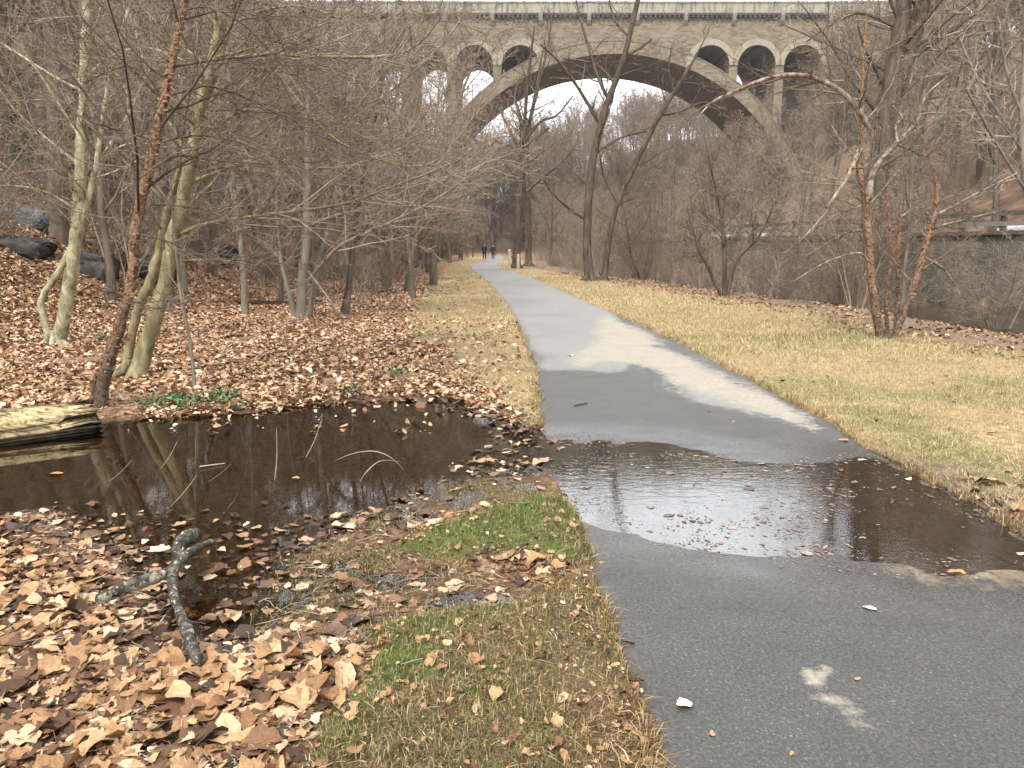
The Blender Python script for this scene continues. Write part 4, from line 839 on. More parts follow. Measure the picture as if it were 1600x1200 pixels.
szone(20, [0, 1, 2, 2], (34, 130), lambda y: (W(y) + 11, W(y) + 32), .7, 1.2, 'roadside_shrub', 'bare shrub at the foot of the slope above the road', 'bare shrubs above the road', 1.0)
szone(16, [0, 1, 3], (90, 150), lambda y: (-14, 14 if y > 130 else -5), .7, 1.2, 'roadside_shrub', 'bare shrub on the valley floor below the bridge', 'bare shrubs below the bridge', 1.0)

# ------------------------------------------------------------------ stone bridge
t = NT('bridge_stone'); P = t.obj()
bt = t.n('TexBrick', {'Vector': t.n('CombineXYZ', {0: t.n('SeparateXYZ', {0: P}).outputs[0], 1: t.n('SeparateXYZ', {0: P}).outputs[2], 2: 0.0}).outputs[0], 'Color1': (.10, .083, .058), 'Color2': (.275, .222, .148), 'Mortar': (.20, .172, .125), 'Scale': 1.0, 'Mortar Size': .05, 'Brick Width': 1.05, 'Row Height': .42, 'Bias': -.1})
col = t.mix(t.mrange(t.noise(t.vscale(P, (.35, .35, 1.4)), 1.3, 6, .7), .45, .7, 0, .5), bt.outputs['Color'], (.12, .10, .075))
col = t.mix(t.mrange(t.noise(P, .12, 4), .4, .65, 0, .4), col, (.27, .23, .165))
M['stone'] = t.done(col, .9, t.bump(t.noise(P, 3, 4), .6, .1), .2)
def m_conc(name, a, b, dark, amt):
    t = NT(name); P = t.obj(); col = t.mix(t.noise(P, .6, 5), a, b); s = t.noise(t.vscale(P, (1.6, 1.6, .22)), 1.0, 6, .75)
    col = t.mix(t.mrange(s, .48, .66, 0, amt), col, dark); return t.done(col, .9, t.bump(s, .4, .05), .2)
M['conc'] = m_conc('weathered_concrete', (.25, .23, .185), (.37, .35, .29), (.055, .05, .042), .95)
M['rim'] = m_conc('pale_voussoirs', (.27, .24, .18), (.34, .305, .235), (.15, .13, .10), .45)
M['shaded_soffit'] = m_conc('stained_shaded_concrete', (.12, .105, .085), (.19, .165, .13), (.06, .05, .042), .6)  # soffit concrete: staining, plus shade under the arch put into the base colour
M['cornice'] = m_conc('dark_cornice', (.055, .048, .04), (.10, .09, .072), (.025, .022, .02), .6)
BX, BY, BW = 21.0, 165.0, 23.0
br = empty('stone_arch_bridge', (BX, BY, 0))
tag(br, 'long stone arch bridge with one great arch and round spandrel openings, spanning the valley', 'bridge')
RI, RE, HW, ZT = 40.0, 42.6, 3.85, 46.9
CEN = [s * (19.3 + 9.4 * k) for k in range(0, 6) for s in (-1, 1)]
SP = 41.7 - HW
mb = MB(); xs = set(np.linspace(-88, 72, 321))
for c in CEN: xs |= {c + HW * math.cos(a) for a in np.linspace(0, math.pi, 29)}
xs = np.array(sorted(xs)); keep = [0]
for k in range(1, len(xs)):
    if xs[k] - xs[keep[-1]] > 1e-4: keep.append(k)
xs = xs[keep]
def arch_z(x):
    for c in CEN:
        if abs(x - c) < HW - 1e-6: return SP + math.sqrt(HW * HW - (x - c) ** 2), True
    return None, False
def low_z(x): return math.sqrt(RE * RE - x * x) - .4 if abs(x) < RE - 2 else -3.0
for k in range(len(xs) - 1):
    x0, x1 = xs[k], xs[k + 1]; xm = (x0 + x1) / 2; _, op = arch_z(xm)
    def bot(x):
        if op:
            c = min(CEN, key=lambda q: abs(q - xm)); return max(SP + math.sqrt(max(0, HW * HW - (x - c) ** 2)), low_z(x))
        return low_z(x)
    b0, b1 = bot(x0), bot(x1)
    V = [(x0, 0, b0), (x1, 0, b1), (x1, 0, ZT), (x0, 0, ZT), (x0, BW, b0), (x1, BW, b1), (x1, BW, ZT), (x0, BW, ZT)]
    f = [(0, 1, 2, 3), (5, 4, 7, 6), (0, 4, 5, 1)]
    mb.add(V, f)
for c in CEN:
    for s in (-1, 1):
        x = c + s * HW; zl = low_z(x)
        if zl < SP: mb.add([(x, 0, zl), (x, BW, zl), (x, BW, SP), (x, 0, SP)], [(0, 1, 2, 3)])
mb.build('spandrel_wall', M['stone'], br)
mb = MB(); th = np.linspace(-.06, math.pi + .06, 97); c_, s_ = np.cos(th), np.sin(th)
V = []
for rr, yy in ((RI, -.12), (RE, -.12), (RE, BW + .12), (RI, BW + .12)): V.append(np.stack([rr * c_, np.full(97, yy), rr * s_], 1))
k = np.arange(96); F = [np.stack([a * 97 + k, a * 97 + k + 1, b * 97 + k + 1, b * 97 + k], 1) for a, b in ((1, 0), (2, 1), (3, 2), (0, 3))]
mb.add(np.concatenate(V), F[3]); mb.build('arch_soffit', M['shaded_soffit'], br); mb = MB(); mb.add(np.concatenate(V), *F[:3]); mb.build('arch_face', M['stone'], br)
mb = MB(); V = []
for rr, yy in ((RE - .15, -.22), (RE + .1, -.22), (RE + .1, .05), (RE - .15, .05)): V.append(np.stack([rr * c_, np.full(97, yy), rr * s_], 1))
mb.add(np.concatenate(V), *F); V = []
for rr, yy in ((RI - .02, -.26), (RI + .5, -.26), (RI + .5, 0), (RI - .02, 0)): V.append(np.stack([rr * c_, np.full(97, yy), rr * s_], 1))
mb.add(np.concatenate(V), *F); mb.build('arch_moulding', M['stone'], br)
rim0 = None
for c in CEN:
    if rim0 is None:
        mb = MB(); th2 = np.linspace(0, math.pi, 25); c2, s2 = np.cos(th2), np.sin(th2); V = []
        for rr, yy in ((HW - .02, -.15), (HW + 1.15, -.15), (HW + 1.15, .05), (HW - .02, .05)):
            rr2 = rr if rr < HW else rr
            V.append(np.stack([rr2 * c2, np.full(25, yy), rr2 * s2], 1))
        k = np.arange(24); F2 = [np.stack([a * 25 + k, a * 25 + k + 1, b * 25 + k + 1, b * 25 + k], 1) for a, b in ((1, 0), (2, 1), (3, 2), (0, 3))]
        mb.add(np.concatenate(V), *F2); rim0 = mb.build('arch_rim', M['rim'], br); o = rim0
    else:
        o = rim0.copy(); COL.objects.link(o); o.parent = br
    o.location = (c, 0, SP)
mb = MB(); mb.box(-88, 72, -.35, BW + .35, 47.62, 49.55); mb.box(-88, 72, -.5, BW + .5, 49.56, 49.85)
mb.build('parapet', M['conc'], br)
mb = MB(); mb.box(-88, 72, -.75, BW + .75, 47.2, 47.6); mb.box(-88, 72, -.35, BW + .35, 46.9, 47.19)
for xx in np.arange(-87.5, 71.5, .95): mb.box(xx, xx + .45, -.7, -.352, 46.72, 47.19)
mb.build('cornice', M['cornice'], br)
br0 = None
for xx in np.arange(4.1 - 9.7 * 9, 70, 9.7):
    if br0 is None:
        mb = MB(); prof = [(0, 45.35), (-.35, 45.65), (-.75, 46.2), (-.95, 47.3), (-.95, 47.58), (0, 47.58)]; n = len(prof)
        V = [(-.42, p[0], p[1]) for p in prof] + [(.42, p[0], p[1]) for p in prof]
        mb.add(V, [tuple(range(n))[::-1]], [tuple(range(n, 2 * n))], [(i, (i + 1) % n, n + (i + 1) % n, n + i) for i in range(n)])
        br0 = o = mb.build('bracket', M['conc'], br)
    else: o = br0.copy(); COL.objects.link(o); o.parent = br
    o.location = (xx, 0, 0)

# ------------------------------------------------------------------ retaining wall, guard rail, cars
t = NT('rubble_wall'); P = t.obj()
v = t.n('TexVoronoi', {'Vector': t.vscale(P, (1, 1, 1.8)), 'Scale': 3.6}); e = t.voro(t.vscale(P, (1, 1, 1.8)), 3.6, 'DISTANCE_TO_EDGE')
col = t.mix(t.n('SeparateColor', {'Color': v.outputs['Color']}).outputs[0], (.12, .108, .088), (.21, .19, .155)); col = t.mix(t.mrange(t.noise(t.vscale(P, (1, 1, .4)), .7, 6, .7), .4, .65, 0, .7), col, (.07, .062, .05)); col = t.mix(t.mrange(e, 0, .06, .6, 0), col, (.07, .065, .055))
M['rubble'] = t.done(col, .9, t.bump(e, .5, .05), .2)
M['rail'] = m_plain('rail_timber', (.10, .08, .065), .85, .2, .4, 4)
M['railpale'] = m_plain('rail_paint', (.2, .19, .165), .7, .2, .25, 4)
wy = np.linspace(-10, 170, 91); wxx = xwall(wy)
mb = MB(); V = np.concatenate([np.stack([wxx + a, wy, np.full(91, b)], 1) for a, b in ((0, -1.6), (0.08, 2.05), (.95, 2.05), (.95, -1.6))]); k = np.arange(90)
mb.add(V, *[np.stack([a * 91 + k, a * 91 + k + 1, b * 91 + k + 1, b * 91 + k], 1) for a, b in ((1, 0), (2, 1), (3, 2))])
rw = empty('retaining_wall', (0, 0, 0)); mb.build('wall_face', M['rubble'], rw)
mb = MB(); V = np.concatenate([np.stack([wxx + a, wy, np.full(91, b)], 1) for a, b in ((-.06, 2.06), (-.06, 2.22), (1.02, 2.22), (1.02, 2.06))])
mb.add(V, *[np.stack([a * 91 + k, a * 91 + k + 1, b * 91 + k + 1, b * 91 + k], 1) for a, b in ((1, 0), (2, 1), (3, 2), (0, 3))]); mb.build('coping', M['rail'], rw)
tag(rw, 'grey rubble retaining wall holding the road above the creek', 'wall')
gl = empty('guard_rail', (0, 0, 0)); tag(gl, 'dark timber guard rail with posts along the road on the retaining wall', 'guard rail')
def rail(z0, z1, off, mat):
    mb = MB(); V = np.concatenate([np.stack([wxx + off + a, wy, np.full(91, b)], 1) for a, b in ((0, z0), (0, z1), (.09, z1), (.09, z0))])
    mb.add(V, *[np.stack([a * 91 + k, a * 91 + k + 1, b * 91 + k + 1, b * 91 + k], 1) for a, b in ((1, 0), (2, 1), (3, 2), (0, 3))]); return mb.build('rail', mat, gl)
rail(2.82, 3.0, .35, M['rail']); rail(2.42, 2.6, .35, M['railpale'])
pm = None
for yy in np.arange(14, 74, 2.0):
    xx = float(xwall(np.array(yy)))
    if pm is None:
        mb = MB(); mb.box(-.09, .09, -.09, .09, 0, .82); mb.box(-.07, .07, -.07, .07, .82, .86); pm = o = mb.build('post', M['rail'], gl)
    else: o = pm.copy(); COL.objects.link(o); o.parent = gl
    o.location = (xx + .55, yy, 2.22)
mb = MB(); V = np.concatenate([np.stack([wxx + a, wy, np.full(91, 1.66)], 1) for a in (1.0, 9.2)]); mb.add(V, np.stack([k, k + 91, k + 92, k + 1], 1)); tag(mb.build('road', M['asphalt']), kind='structure')
M['carwhite'] = m_plain('white_car_paint', (.45, .45, .45), .25, .5, .03, 2); M['glass'] = m_plain('dark_car_glass', (.02, .025, .03), .08, .6, .1, 2); M['tyre'] = m_plain('tyre_rubber', (.02, .02, .02), .8, .2, .2, 10); M['alloy'] = m_plain('wheel_metal', (.45, .45, .46), .35, .5, .1, 10); M['lamp'] = m_plain('lamp_lens', (.7, .7, .66), .15, .5, .05, 10); M['tail'] = m_plain('tail_lens', (.35, .02, .02), .2, .5, .05, 10)
def loft(mb, secs, caps=True):
    n = len(secs[0]); V = np.concatenate(secs); fs = []
    for s in range(len(secs) - 1):
        for q in range(n): fs.append((s * n + q, s * n + (q + 1) % n, (s + 1) * n + (q + 1) % n, (s + 1) * n + q))
    mb.add(V, fs)
    if caps: mb.F += [np.array([list(range(n))[::-1]]) + mb.n - len(V), np.array([list(range(len(V) - n, len(V)))]) + mb.n - len(V)]
def make_car():
    o = empty('parked_car', (0, 0, 0)); prof = [(-2.2, .35, .62), (-2.25, .6, .8), (-2.1, .92, .84), (-1.3, .98, .86), (-.6, 1.0, .87), (.5, 1.0, .87), (1.1, .97, .86), (1.9, .86, .82), (2.2, .68, .74), (2.22, .4, .6)]
    mb = MB(); loft(mb, [np.array([(-w, y, .28), (w, y, .28), (w + .04, y, (h + .28) / 2), (w - .05, y, h), (-w + .05, y, h), (-w - .04, y, (h + .28) / 2)]) for y, h, w in prof]); mb.build('body', M['carwhite'], o, True)
    mb = MB(); loft(mb, [np.array([(-w, y, z0), (w, y, z0), (w * .82, y2, z1), (-w * .82, y2, z1)]) for y, y2, z0, z1, w in ((-1.75, -1.7, .93, .96, .78), (-1.5, -1.1, .94, 1.4, .80), (.3, .2, .96, 1.42, .80), (1.2, 1.1, .94, .97, .78))]); mb.build('window', M['glass'], o)
    mb = MB(); mb.box(-.64, .64, -1.1, .22, 1.405, 1.46); mb.build('roof', M['carwhite'], o)
    for sx in (-1, 1):
        for yy in (-1.35, 1.4):
            a = np.linspace(0, 2 * math.pi, 21)[:-1]; mb = MB(); loft(mb, [np.stack([np.full(20, x), r * np.cos(a), r * np.sin(a)], 1) for x, r in ((-.1, .27), (-.09, .32), (.09, .32), (.1, .27))]); w = mb.build('wheel', M['tyre'], o); w.location = (sx * .8, yy, .32)
            mb = MB(); loft(mb, [np.stack([np.full(20, x), r * np.cos(a), r * np.sin(a)], 1) for x, r in ((-.11, .19), (.11, .19))]); mb.build('rim', M['alloy'], w)
        mb = MB(); mb.box(sx * .6 - .14, sx * .6 + .14, 2.1, 2.235, .58, .72); mb.build('headlight', M['lamp'], o); mb = MB(); mb.box(sx * .64 - .12, sx * .64 + .12, -2.275, -2.2, .66, .82); mb.build('tail_light', M['tail'], o)
    return o
car = make_car()
for n_, (yy, lab) in enumerate(((32.2, 'white car on the road behind the near end of the guard rail'), (56.5, 'white car behind the brush, farther from the pair of posts'), (61.5, 'white car farthest along the road, closest to the arch'))):
    o = car if n_ == 0 else copy_tree(car)
    o.location = (float(xwall(np.array(yy))) + 3.0, yy, 1.665); o.rotation_euler = (0, 0, math.atan2(6.25, 25)); tag(o, lab, 'car', 'white cars on the road')
car['label'] = 'white car whose roof shows above the guard rail, nearest of the cars on the road'

# ------------------------------------------------------------------ wooden posts by the bend
M['oldwood'] = m_plain('weathered_post', (.42, .38, .30), .85, .2, .3, 6)
f0 = G(796, 421); f1 = (f0[0] + .62, f0[1] + 1.2)
fo = empty('wooden_fence', (f0[0], f0[1], 0)); tag(fo, 'short pale wooden post and rail fence at the path bend', 'fence')
def post(x, y, h, w):
    mb = MB(); mb.box(x - w, x + w, y - w, y + w, -.2, h); mb.add([(x - w, y - w, h), (x + w, y - w, h), (x + w, y + w, h), (x - w, y + w, h), (x, y, h + .08)], [(0, 1, 4), (1, 2, 4), (2, 3, 4), (3, 0, 4)]); mb.build('post', M['oldwood'], fo)
post(0, 0, 1.35, .11); post(.62, .3, 1.0, .10)
mb = MB(); tubes(mb, [([(-.1, .05, .92), (.3, .2, .86), (.75, .35, .82)], [.05] * 3)], 8, .1, True); mb.build('rail', M['rail'], fo)
mb = MB(); tubes(mb, [([(-.1, .05, .35), (.3, .2, .22), (.75, .35, .1)], [.05] * 3)], 8, .1, True); mb.build('rail', M['rail'], fo)

# ------------------------------------------------------------------ walkers
M['skin'] = m_plain('skin', (.45, .28, .2), .6, .3, .1, 10); M['blackcloth'] = m_plain('black_cloth', (.018, .018, .022), .9, .1, .2, 20); M['navy'] = m_plain('navy_cloth', (.018, .02, .032), .9, .1, .2, 20); M['jeans'] = m_plain('jeans_cloth', (.05, .058, .08), .9, .1, .2, 20); M['hair'] = m_plain('dark_hair', (.03, .02, .015), .7, .3, .2, 20)
def skin_mesh(name, verts, edges, radii, mat, parent=None, sub=2):
    me = bpy.data.meshes.new(name); me.from_pydata(verts, edges, []); o = link(name, me, parent); me.materials.append(mat)
    o.modifiers.new('Skin', 'SKIN'); sv = me.skin_vertices[0].data
    for i_, r in enumerate(radii): sv[i_].radius = (r, r) if not isinstance(r, tuple) else r; sv[i_].use_root = i_ == 0
    s = o.modifiers.new('Subdivision', 'SUBSURF'); s.levels = sub; s.render_levels = sub
    return o
def person(loc, step, coat, trous, label, hood, sc):
    J = [(0, 0, .95), (0, 0, 1.15), (0, 0, 1.38), (0, 0, 1.5), (0, .01, 1.58), (0, .015, 1.72), (.19, 0, 1.42), (.25, -.03, 1.15), (.24, .08, .9), (-.19, 0, 1.42), (-.25, .02, 1.15), (-.24, .10, .9), (.1, 0, .9), (.11, step * .5 + .03, .5), (.11, step - .05, .08), (.12, step + .12, .05), (-.1, 0, .9), (-.11, -step * .5 + .06, .5), (-.11, -step - .06, .1), (-.12, -step + .1, .05),
         (.235, .12, .80), (.22, .15, .82), (-.235, .14, .80), (-.22, .17, .82)]
    E_ = [(0, 1), (1, 2), (2, 3), (3, 4), (4, 5), (2, 6), (6, 7), (7, 8), (2, 9), (9, 10), (10, 11), (0, 12), (12, 13), (13, 14), (14, 15), (0, 16), (16, 17), (17, 18), (18, 19), (8, 20), (8, 21), (11, 22), (11, 23)]
    r = [.15, .13, .15, .06, .085, .09, .065, .05, .035, .065, .05, .035, .09, .065, .05, .04, .09, .065, .05, .04, .02, .014, .02, .014]
    o = skin_mesh('person', J, E_, r, M['skin']); o.location = loc; o.scale = (sc,) * 3
    JJ = [(0, 0, .9), (0, 0, 1.15), (0, 0, 1.38), (0, 0, 1.5), (.2, 0, 1.42), (.26, -.03, 1.15), (.245, .075, .93), (-.2, 0, 1.42), (-.26, .02, 1.15), (-.245, .09, .93), (0, 0, .78)]
    skin_mesh('jacket', JJ, [(0, 1), (1, 2), (2, 3), (2, 4), (4, 5), (5, 6), (2, 7), (7, 8), (8, 9), (0, 10)], [.19, .175, .19, .085, .09, .075, .06, .09, .075, .06, .185], coat, o)
    skin_mesh('trousers', [(0, 0, .92)] + [J[q] for q in (12, 13, 14, 16, 17, 18)], [(0, 1), (1, 2), (2, 3), (0, 4), (4, 5), (5, 6)], [.16, .11, .085, .07, .11, .085, .07], trous, o)
    for a_, b_ in ((14, 15), (18, 19)): skin_mesh('shoe', [J[a_], J[b_]], [(0, 1)], [.06, .052], M['blackcloth'], o)
    skin_mesh('hood' if hood else 'hair', [(0, -.01, 1.66), (0, -.02, 1.76)], [(0, 1)], [.115, .10] if hood else [.1, .1], coat if hood else M['hair'], o)
    return tag(o, label, 'person', 'people walking on the path')
w0, w1 = G(757, 405.3), G(770.5, 405.2)
person((w0[0], w0[1], 0), .22, M['blackcloth'], M['blackcloth'], 'person walking away in an all black hooded coat and trousers', True, 1.1)
person((w1[0], w1[1], 0), -.2, M['navy'], M['jeans'], 'person walking away in a navy jacket and blue jeans', False, 1.04)

# ------------------------------------------------------------------ fallen wood
t = NT('split_wood'); P = t.obj(); g = t.noise(t.vscale(P, (1.2, 14, 14)), 2.2, 6, .7, .4)
col = t.ramp(g, [(.36, (.045, .03, .016)), (.44, (.24, .17, .085)), (.54, (.50, .395, .22)), (.75, (.64, .54, .36))]); M['splitwood'] = t.done(col, .8, t.bump(g, .8, .03), .2)
M['rotbark'] = m_bark('rotten_bark', [(.3, (.012, .009, .006)), (.5, (.035, .026, .016)), (.7, (.08, .06, .04))], 9, 1, .9)
def ridge_log(name, a, b, w, h, seed, mat, parent, jag=.25, zoff=0.0, yo=0.0, tilt=0.0):
    rng = np.random.RandomState(seed); n, m = 60, 40; a = np.array(a); b = np.array(b); L = np.linalg.norm(b - a)
    dx = (b - a) / L; sd = np.array([-dx[1], dx[0], 0]); sd /= np.linalg.norm(sd); V = []
    lane = rng.rand(m)
    for i_ in range(n):
        u = i_ / (n - 1); prof = 1 - .25 * u
        for j_ in range(m):
            an = 2 * math.pi * j_ / m
            rr = 1 + .75 * (lane[j_] - .5) + .40 * (vnoise(np.array([u * 5 + lane[j_] * 9]), np.array([j_ * .45]), seed)[0] - .5) + .5 * (vnoise(np.array([u * 3.0]), np.array([j_ * .16]), seed + 2)[0] - .5)
            ext = u * L + (jag * (lane[(j_ * 5) % m] - .7) * u ** 6)
            p1, p2 = math.cos(an) * w * prof * rr, math.sin(an) * h * prof * rr
            V.append(a + dx * ext + sd * (p1 * math.cos(tilt) - p2 * math.sin(tilt) + yo) + np.array([0, 0, 1]) * (p1 * math.sin(tilt) + p2 * math.cos(tilt) + zoff))
    mb = MB(); i_ = np.arange(n - 1)[:, None]; j_ = np.arange(m)[None]; j2 = (j_ + 1) % m
    mb.add(V, np.stack([i_ * m + j_, i_ * m + j2, (i_ + 1) * m + j2, (i_ + 1) * m + j_], -1).reshape(-1, 4), [tuple(range(m))[::-1]], [tuple(range((n - 1) * m, n * m))])
    return mb.build(name, mat, parent, True)
g0 = G(-200, 700, .05); g1 = G(168, 656, .05)
lg = empty('fallen_log', (g0[0], g0[1], 0))
ra = (0, 0, .0); rb = (g1[0] - g0[0], g1[1] - g0[1], .05)
ridge_log('split_top', ra, rb, .17, .05, 5, M['splitwood'], lg, .6, .075, .05, .55)
ridge_log('bark_underside', (0, .0, -.03), (rb[0] * .93, rb[1] * .93, -.01), .15, .05, 6, M['rotbark'], lg, .3, .0)
tag(lg, 'pale split fallen log with dark rotten underside lying at the pond edge', 'log')
t = NT('lichen_branch'); P = t.obj(); nz = t.noise(P, 9, 5, .65); sp_ = t.noise(P, 42, 4, .7)
col = t.ramp(t.noise(P, 30, 5), [(.3, (.015, .013, .010)), (.5, (.05, .042, .034)), (.7, (.14, .125, .10))])
col = t.mix(t.mrange(nz, .57, .63, 0, .8), col, (.34, .34, .27)); col = t.mix(t.mrange(sp_, .60, .65, 0, .8), col, (.55, .54, .48)); M['lichen'] = t.done(col, .85, t.bump(sp_, .8, .01), .25)
def ptw(px, py, z): g_ = G(px, py, z); return (g_[0], g_[1], z)
def limb(P_, m=22, up_=0.0, k_=1.0):
    S = spline([(*ptw(px, py, z + up_), r * k_) for px, py, z, r in P_], m); return [tuple(q[:3]) for q in S], [float(q[3]) * (1 + .36 * (R.random() - .5)) * (1 if i < m - 1 else .45) for i, q in enumerate(S)]
arms = [[(332, 846, .07, .016), (312, 855, .08, .020), (292, 866, .08, .024), (276, 880, .06, .026), (270, 898, .04, .026), (271, 930, .02, .022), (284, 965, .02, .022), (297, 1000, .02, .022), (310, 1036, .01, .018)],
        [(268, 892, .045, .02), (240, 902, .05, .026), (200, 916, .045, .026), (150, 938, .03, .020)], [(278, 874, .07, .024), (280, 856, .10, .03), (290, 842, .12, .034), (312, 834, .10, .026)]]
c0 = ptw(270, 895, 0); fb = empty('fallen_branch', (c0[0], c0[1], 0)); mb = MB(); tubes(mb, [limb(q, 30, .055, 1.05) for q in arms], 12, .24, True); mb.V = [v - np.array(c0) for v in mb.V]; mb.build('limb', M['lichen'], fb, True)
mb = MB(); tubes(mb, [limb([(268, 950, .03, .006), (256, 965, .05, .005), (240, 985, .03, .003)], 8), limb([(225, 905, .04, .005), (232, 890, .10, .004), (238, 880, .12, .002)], 8)], 6, .1); mb.V = [v - np.array(c0) for v in mb.V]; mb.build('side_twig', M['lichen'], fb, True)
tag(fb, 'forked black branch with white lichen lying half in the pond among leaves', 'branch')
def stick(name, label, P_, mat, cat='stick', group=None, n=12):
    p, r = limb(P_, n); o0 = np.array((p[0][0], p[0][1], 0)); mb = MB(); tubes(mb, [(p, r)], 7, .1, True); mb.V = [v - o0 for v in mb.V]; o = mb.build(name, M[mat], None, True); o.location = tuple(o0); return tag(o, label, cat, group)
stick('fallen_stick', 'grey lichened stick lying on the dead grass near the path edge', [(783, 1044, .02, .004), (805, 1045, .025, .005), (840, 1042, .02, .003)], 'grey')
stick('fallen_stick', 'short dark twig poking from the grass onto the asphalt', [(970, 1000, .015, .004), (992, 1006, .01, .004)], 'rotbark')
stick('fallen_stick', 'thin twig on damp asphalt just beyond the puddle', [(897, 634, .01, .006), (918, 630, .012, .006)], 'rotbark')
stick('curved_reed', 'pale dead reed arching out of the middle of the pond', [(632, 736, -.05, .004), (612, 716, .10, .004), (585, 705, .16, .0035), (550, 709, .12, .003), (520, 722, .02, .002)], 'twig_pale', 'reed')
stick('curved_reed', 'shorter bent reed crossing under the arching one in the pond', [(562, 755, -.04, .004), (572, 738, .06, .0035), (595, 720, .10, .003), (628, 722, .03, .002)], 'twig_pale', 'reed')
stick('floating_twig', 'straight bare twig floating in the pond nearest the log', [(312, 729, -.02, .006), (352, 724, -.025, .004)], 'twig_pale', 'twig')
for n_, (a_, b_, lab) in enumerate((((165, 757), (207, 718), 'dead stalk slanting from the water closest to the log'), ((258, 800), (308, 742), 'dead stalk leaning near the leafy near shore of the pond'), ((318, 758), (362, 724), 'dead stalk reaching to the floating twig'), ((427, 765), (432, 668), 'upright pale stalk in the middle of the pond'), ((472, 726), (504, 652), 'slanting stalk nearest the far shore of the pond'), ((245, 740), (277, 690), 'thin dead stalk in the pond between log and open water'), ((350, 800), (372, 770), 'short stub of stalk near the fallen branch'))):
    stick('dead_stalk', lab, [(a_[0], a_[1], -.08, .0035), ((a_[0] * .5 + b_[0] * .5) + 3, a_[1] * .5 + b_[1] * .5, .05, .003), (b_[0], b_[1], .16, .002)], 'twig_warm', 'stalk', 'dead stalks standing in the pond')
for n_, (x_, y_, L_, r_, rz, lab) in enumerate(((9.0, 23.5, 2.2, .08, .15, 'dark rotting log under the thorny sapling'), (9.6, 12.0, 3.2, .12, .5, 'bleached drift log on the creek bank past the clump birch'), (10.6, 16.5, 2.4, .13, -.5, 'dark drift log beside the creek water'), (-6.3, 21.0, 2.2, .09, .2, 'dark fallen limb on the leaves behind the grey sycamore'))):
    p = [(x_ + L_ * (u - .5) * math.cos(rz), y_ + L_ * (u - .5) * math.sin(rz)) for u in np.linspace(0, 1, 9)]; o0 = np.array((x_, y_, H1(x_, y_)))
    zz = [H1(*q) for q in p]; mb = MB(); tubes(mb, [([(q[0] - o0[0], q[1] - o0[1], z_ * .4 + np.mean(zz) * .6 + r_ * .6 - o0[2] + R.uniform(-.02, .02)) for q, z_ in zip(p, zz)], [r_ * R.uniform(.8, 1.15) * (1 - .3 * i_ / 8) for i_ in range(9)])], 10, .15, True)
    o = mb.build('drift_log', M['olive' if n_ == 1 else 'rotbark'], None, True); o.location = tuple(o0); tag(o, lab, 'log')

# ------------------------------------------------------------------ rocks
def rock_mat(name, a, b, c):
    t = NT(name); P = t.obj(); f = t.noise(P, 3, 7, .7); col = t.ramp(f, [(.3, a), (.52, b), (.72, c)]); return t.done(col, .85, t.bump(f, .9, .08), .3)
M['slate'] = rock_mat('blue_grey_rock', (.055, .065, .07), (.12, .14, .15), (.24, .26, .26)); M['mossrock'] = rock_mat('mossy_rock', (.02, .02, .014), (.06, .058, .035), (.12, .125, .06)); M['darkrock'] = rock_mat('dark_rock', (.015, .013, .011), (.05, .045, .04), (.12, .11, .095))
def rock(name, label, loc, dim, seed, mat, rz=0.0, Yr=15.5):
    import bmesh
    bm = bmesh.new(); bmesh.ops.create_icosphere(bm, subdivisions=4, radius=1)
    V = np.array([v.co[:] for v in bm.verts]); n_ = fbm(V[:, 0] * 1.3 + seed, V[:, 1] * 1.3 + V[:, 2] * 1.1, seed, 4); f = np.round(n_ * 7) / 7
    rr = .62 + .75 * (.55 * n_ + .45 * f); W_ = np.sign(V) * np.abs(V) ** .72 * rr[:, None] * np.array(dim)
    for v, w_ in zip(bm.verts, W_): v.co = w_
    me = bpy.data.meshes.new(name); bm.to_mesh(me); bm.free(); me.materials.append(M[mat]); me.update(); o = link(name, me); o.location = loc; o.scale = (loc[1] / Yr,) * 3; o.rotation_euler = (R.uniform(-.1, .1), R.uniform(-.15, .15), rz); return tag(o, label, 'rock')
def at(px, py, Y):
    for yy in np.arange(5, 240, .15):
        x_, y_, z_ = U(px, py, yy)
        if z_ < H1(x_, y_): break
    return (x_, y_, z_ + .05)
rock('boulder', 'smooth blue grey boulder resting on the leafy slope', at(42, 350, 15.5), (.55, .4, .26), 3, 'slate', .2)
for px, py, Y, dm, sd_, mt_, lab in ((215, 425, 17.5, (.85, .5, .42), 5, 'darkrock', 'dark ledge of rock between the sycamore and the peeling birch'), (140, 425, 16.5, (.6, .4, .4), 6, 'darkrock', 'dark jagged rock just behind the pale sycamore trunk'), (15, 388, 14.5, (.7, .4, .22), 7, 'darkrock', 'low dark slab beneath the blue grey boulder'), (40, 250, 23, (3.2, 1.6, 1.3), 8, 'mossrock', 'mossy rock outcrop high on the hillside behind the sycamore'),
                                   (110, 250, 25, (2.2, 1.4, 1.0), 9, 'mossrock', 'mossy outcrop partly hidden by the pale sycamore trunk'), (20, 175, 32, (2.4, 1.4, 1.3), 10, 'mossrock', 'dark rock face uppermost on the hillside'), (320, 402, 24, (.9, .6, .4), 11, 'darkrock', 'grey rock on the slope behind the two stemmed leaning tree')):
    rock('rock_outcrop', lab, at(px, py, Y), dm, sd_, mt_, R.uniform(-.4, .4), Y)

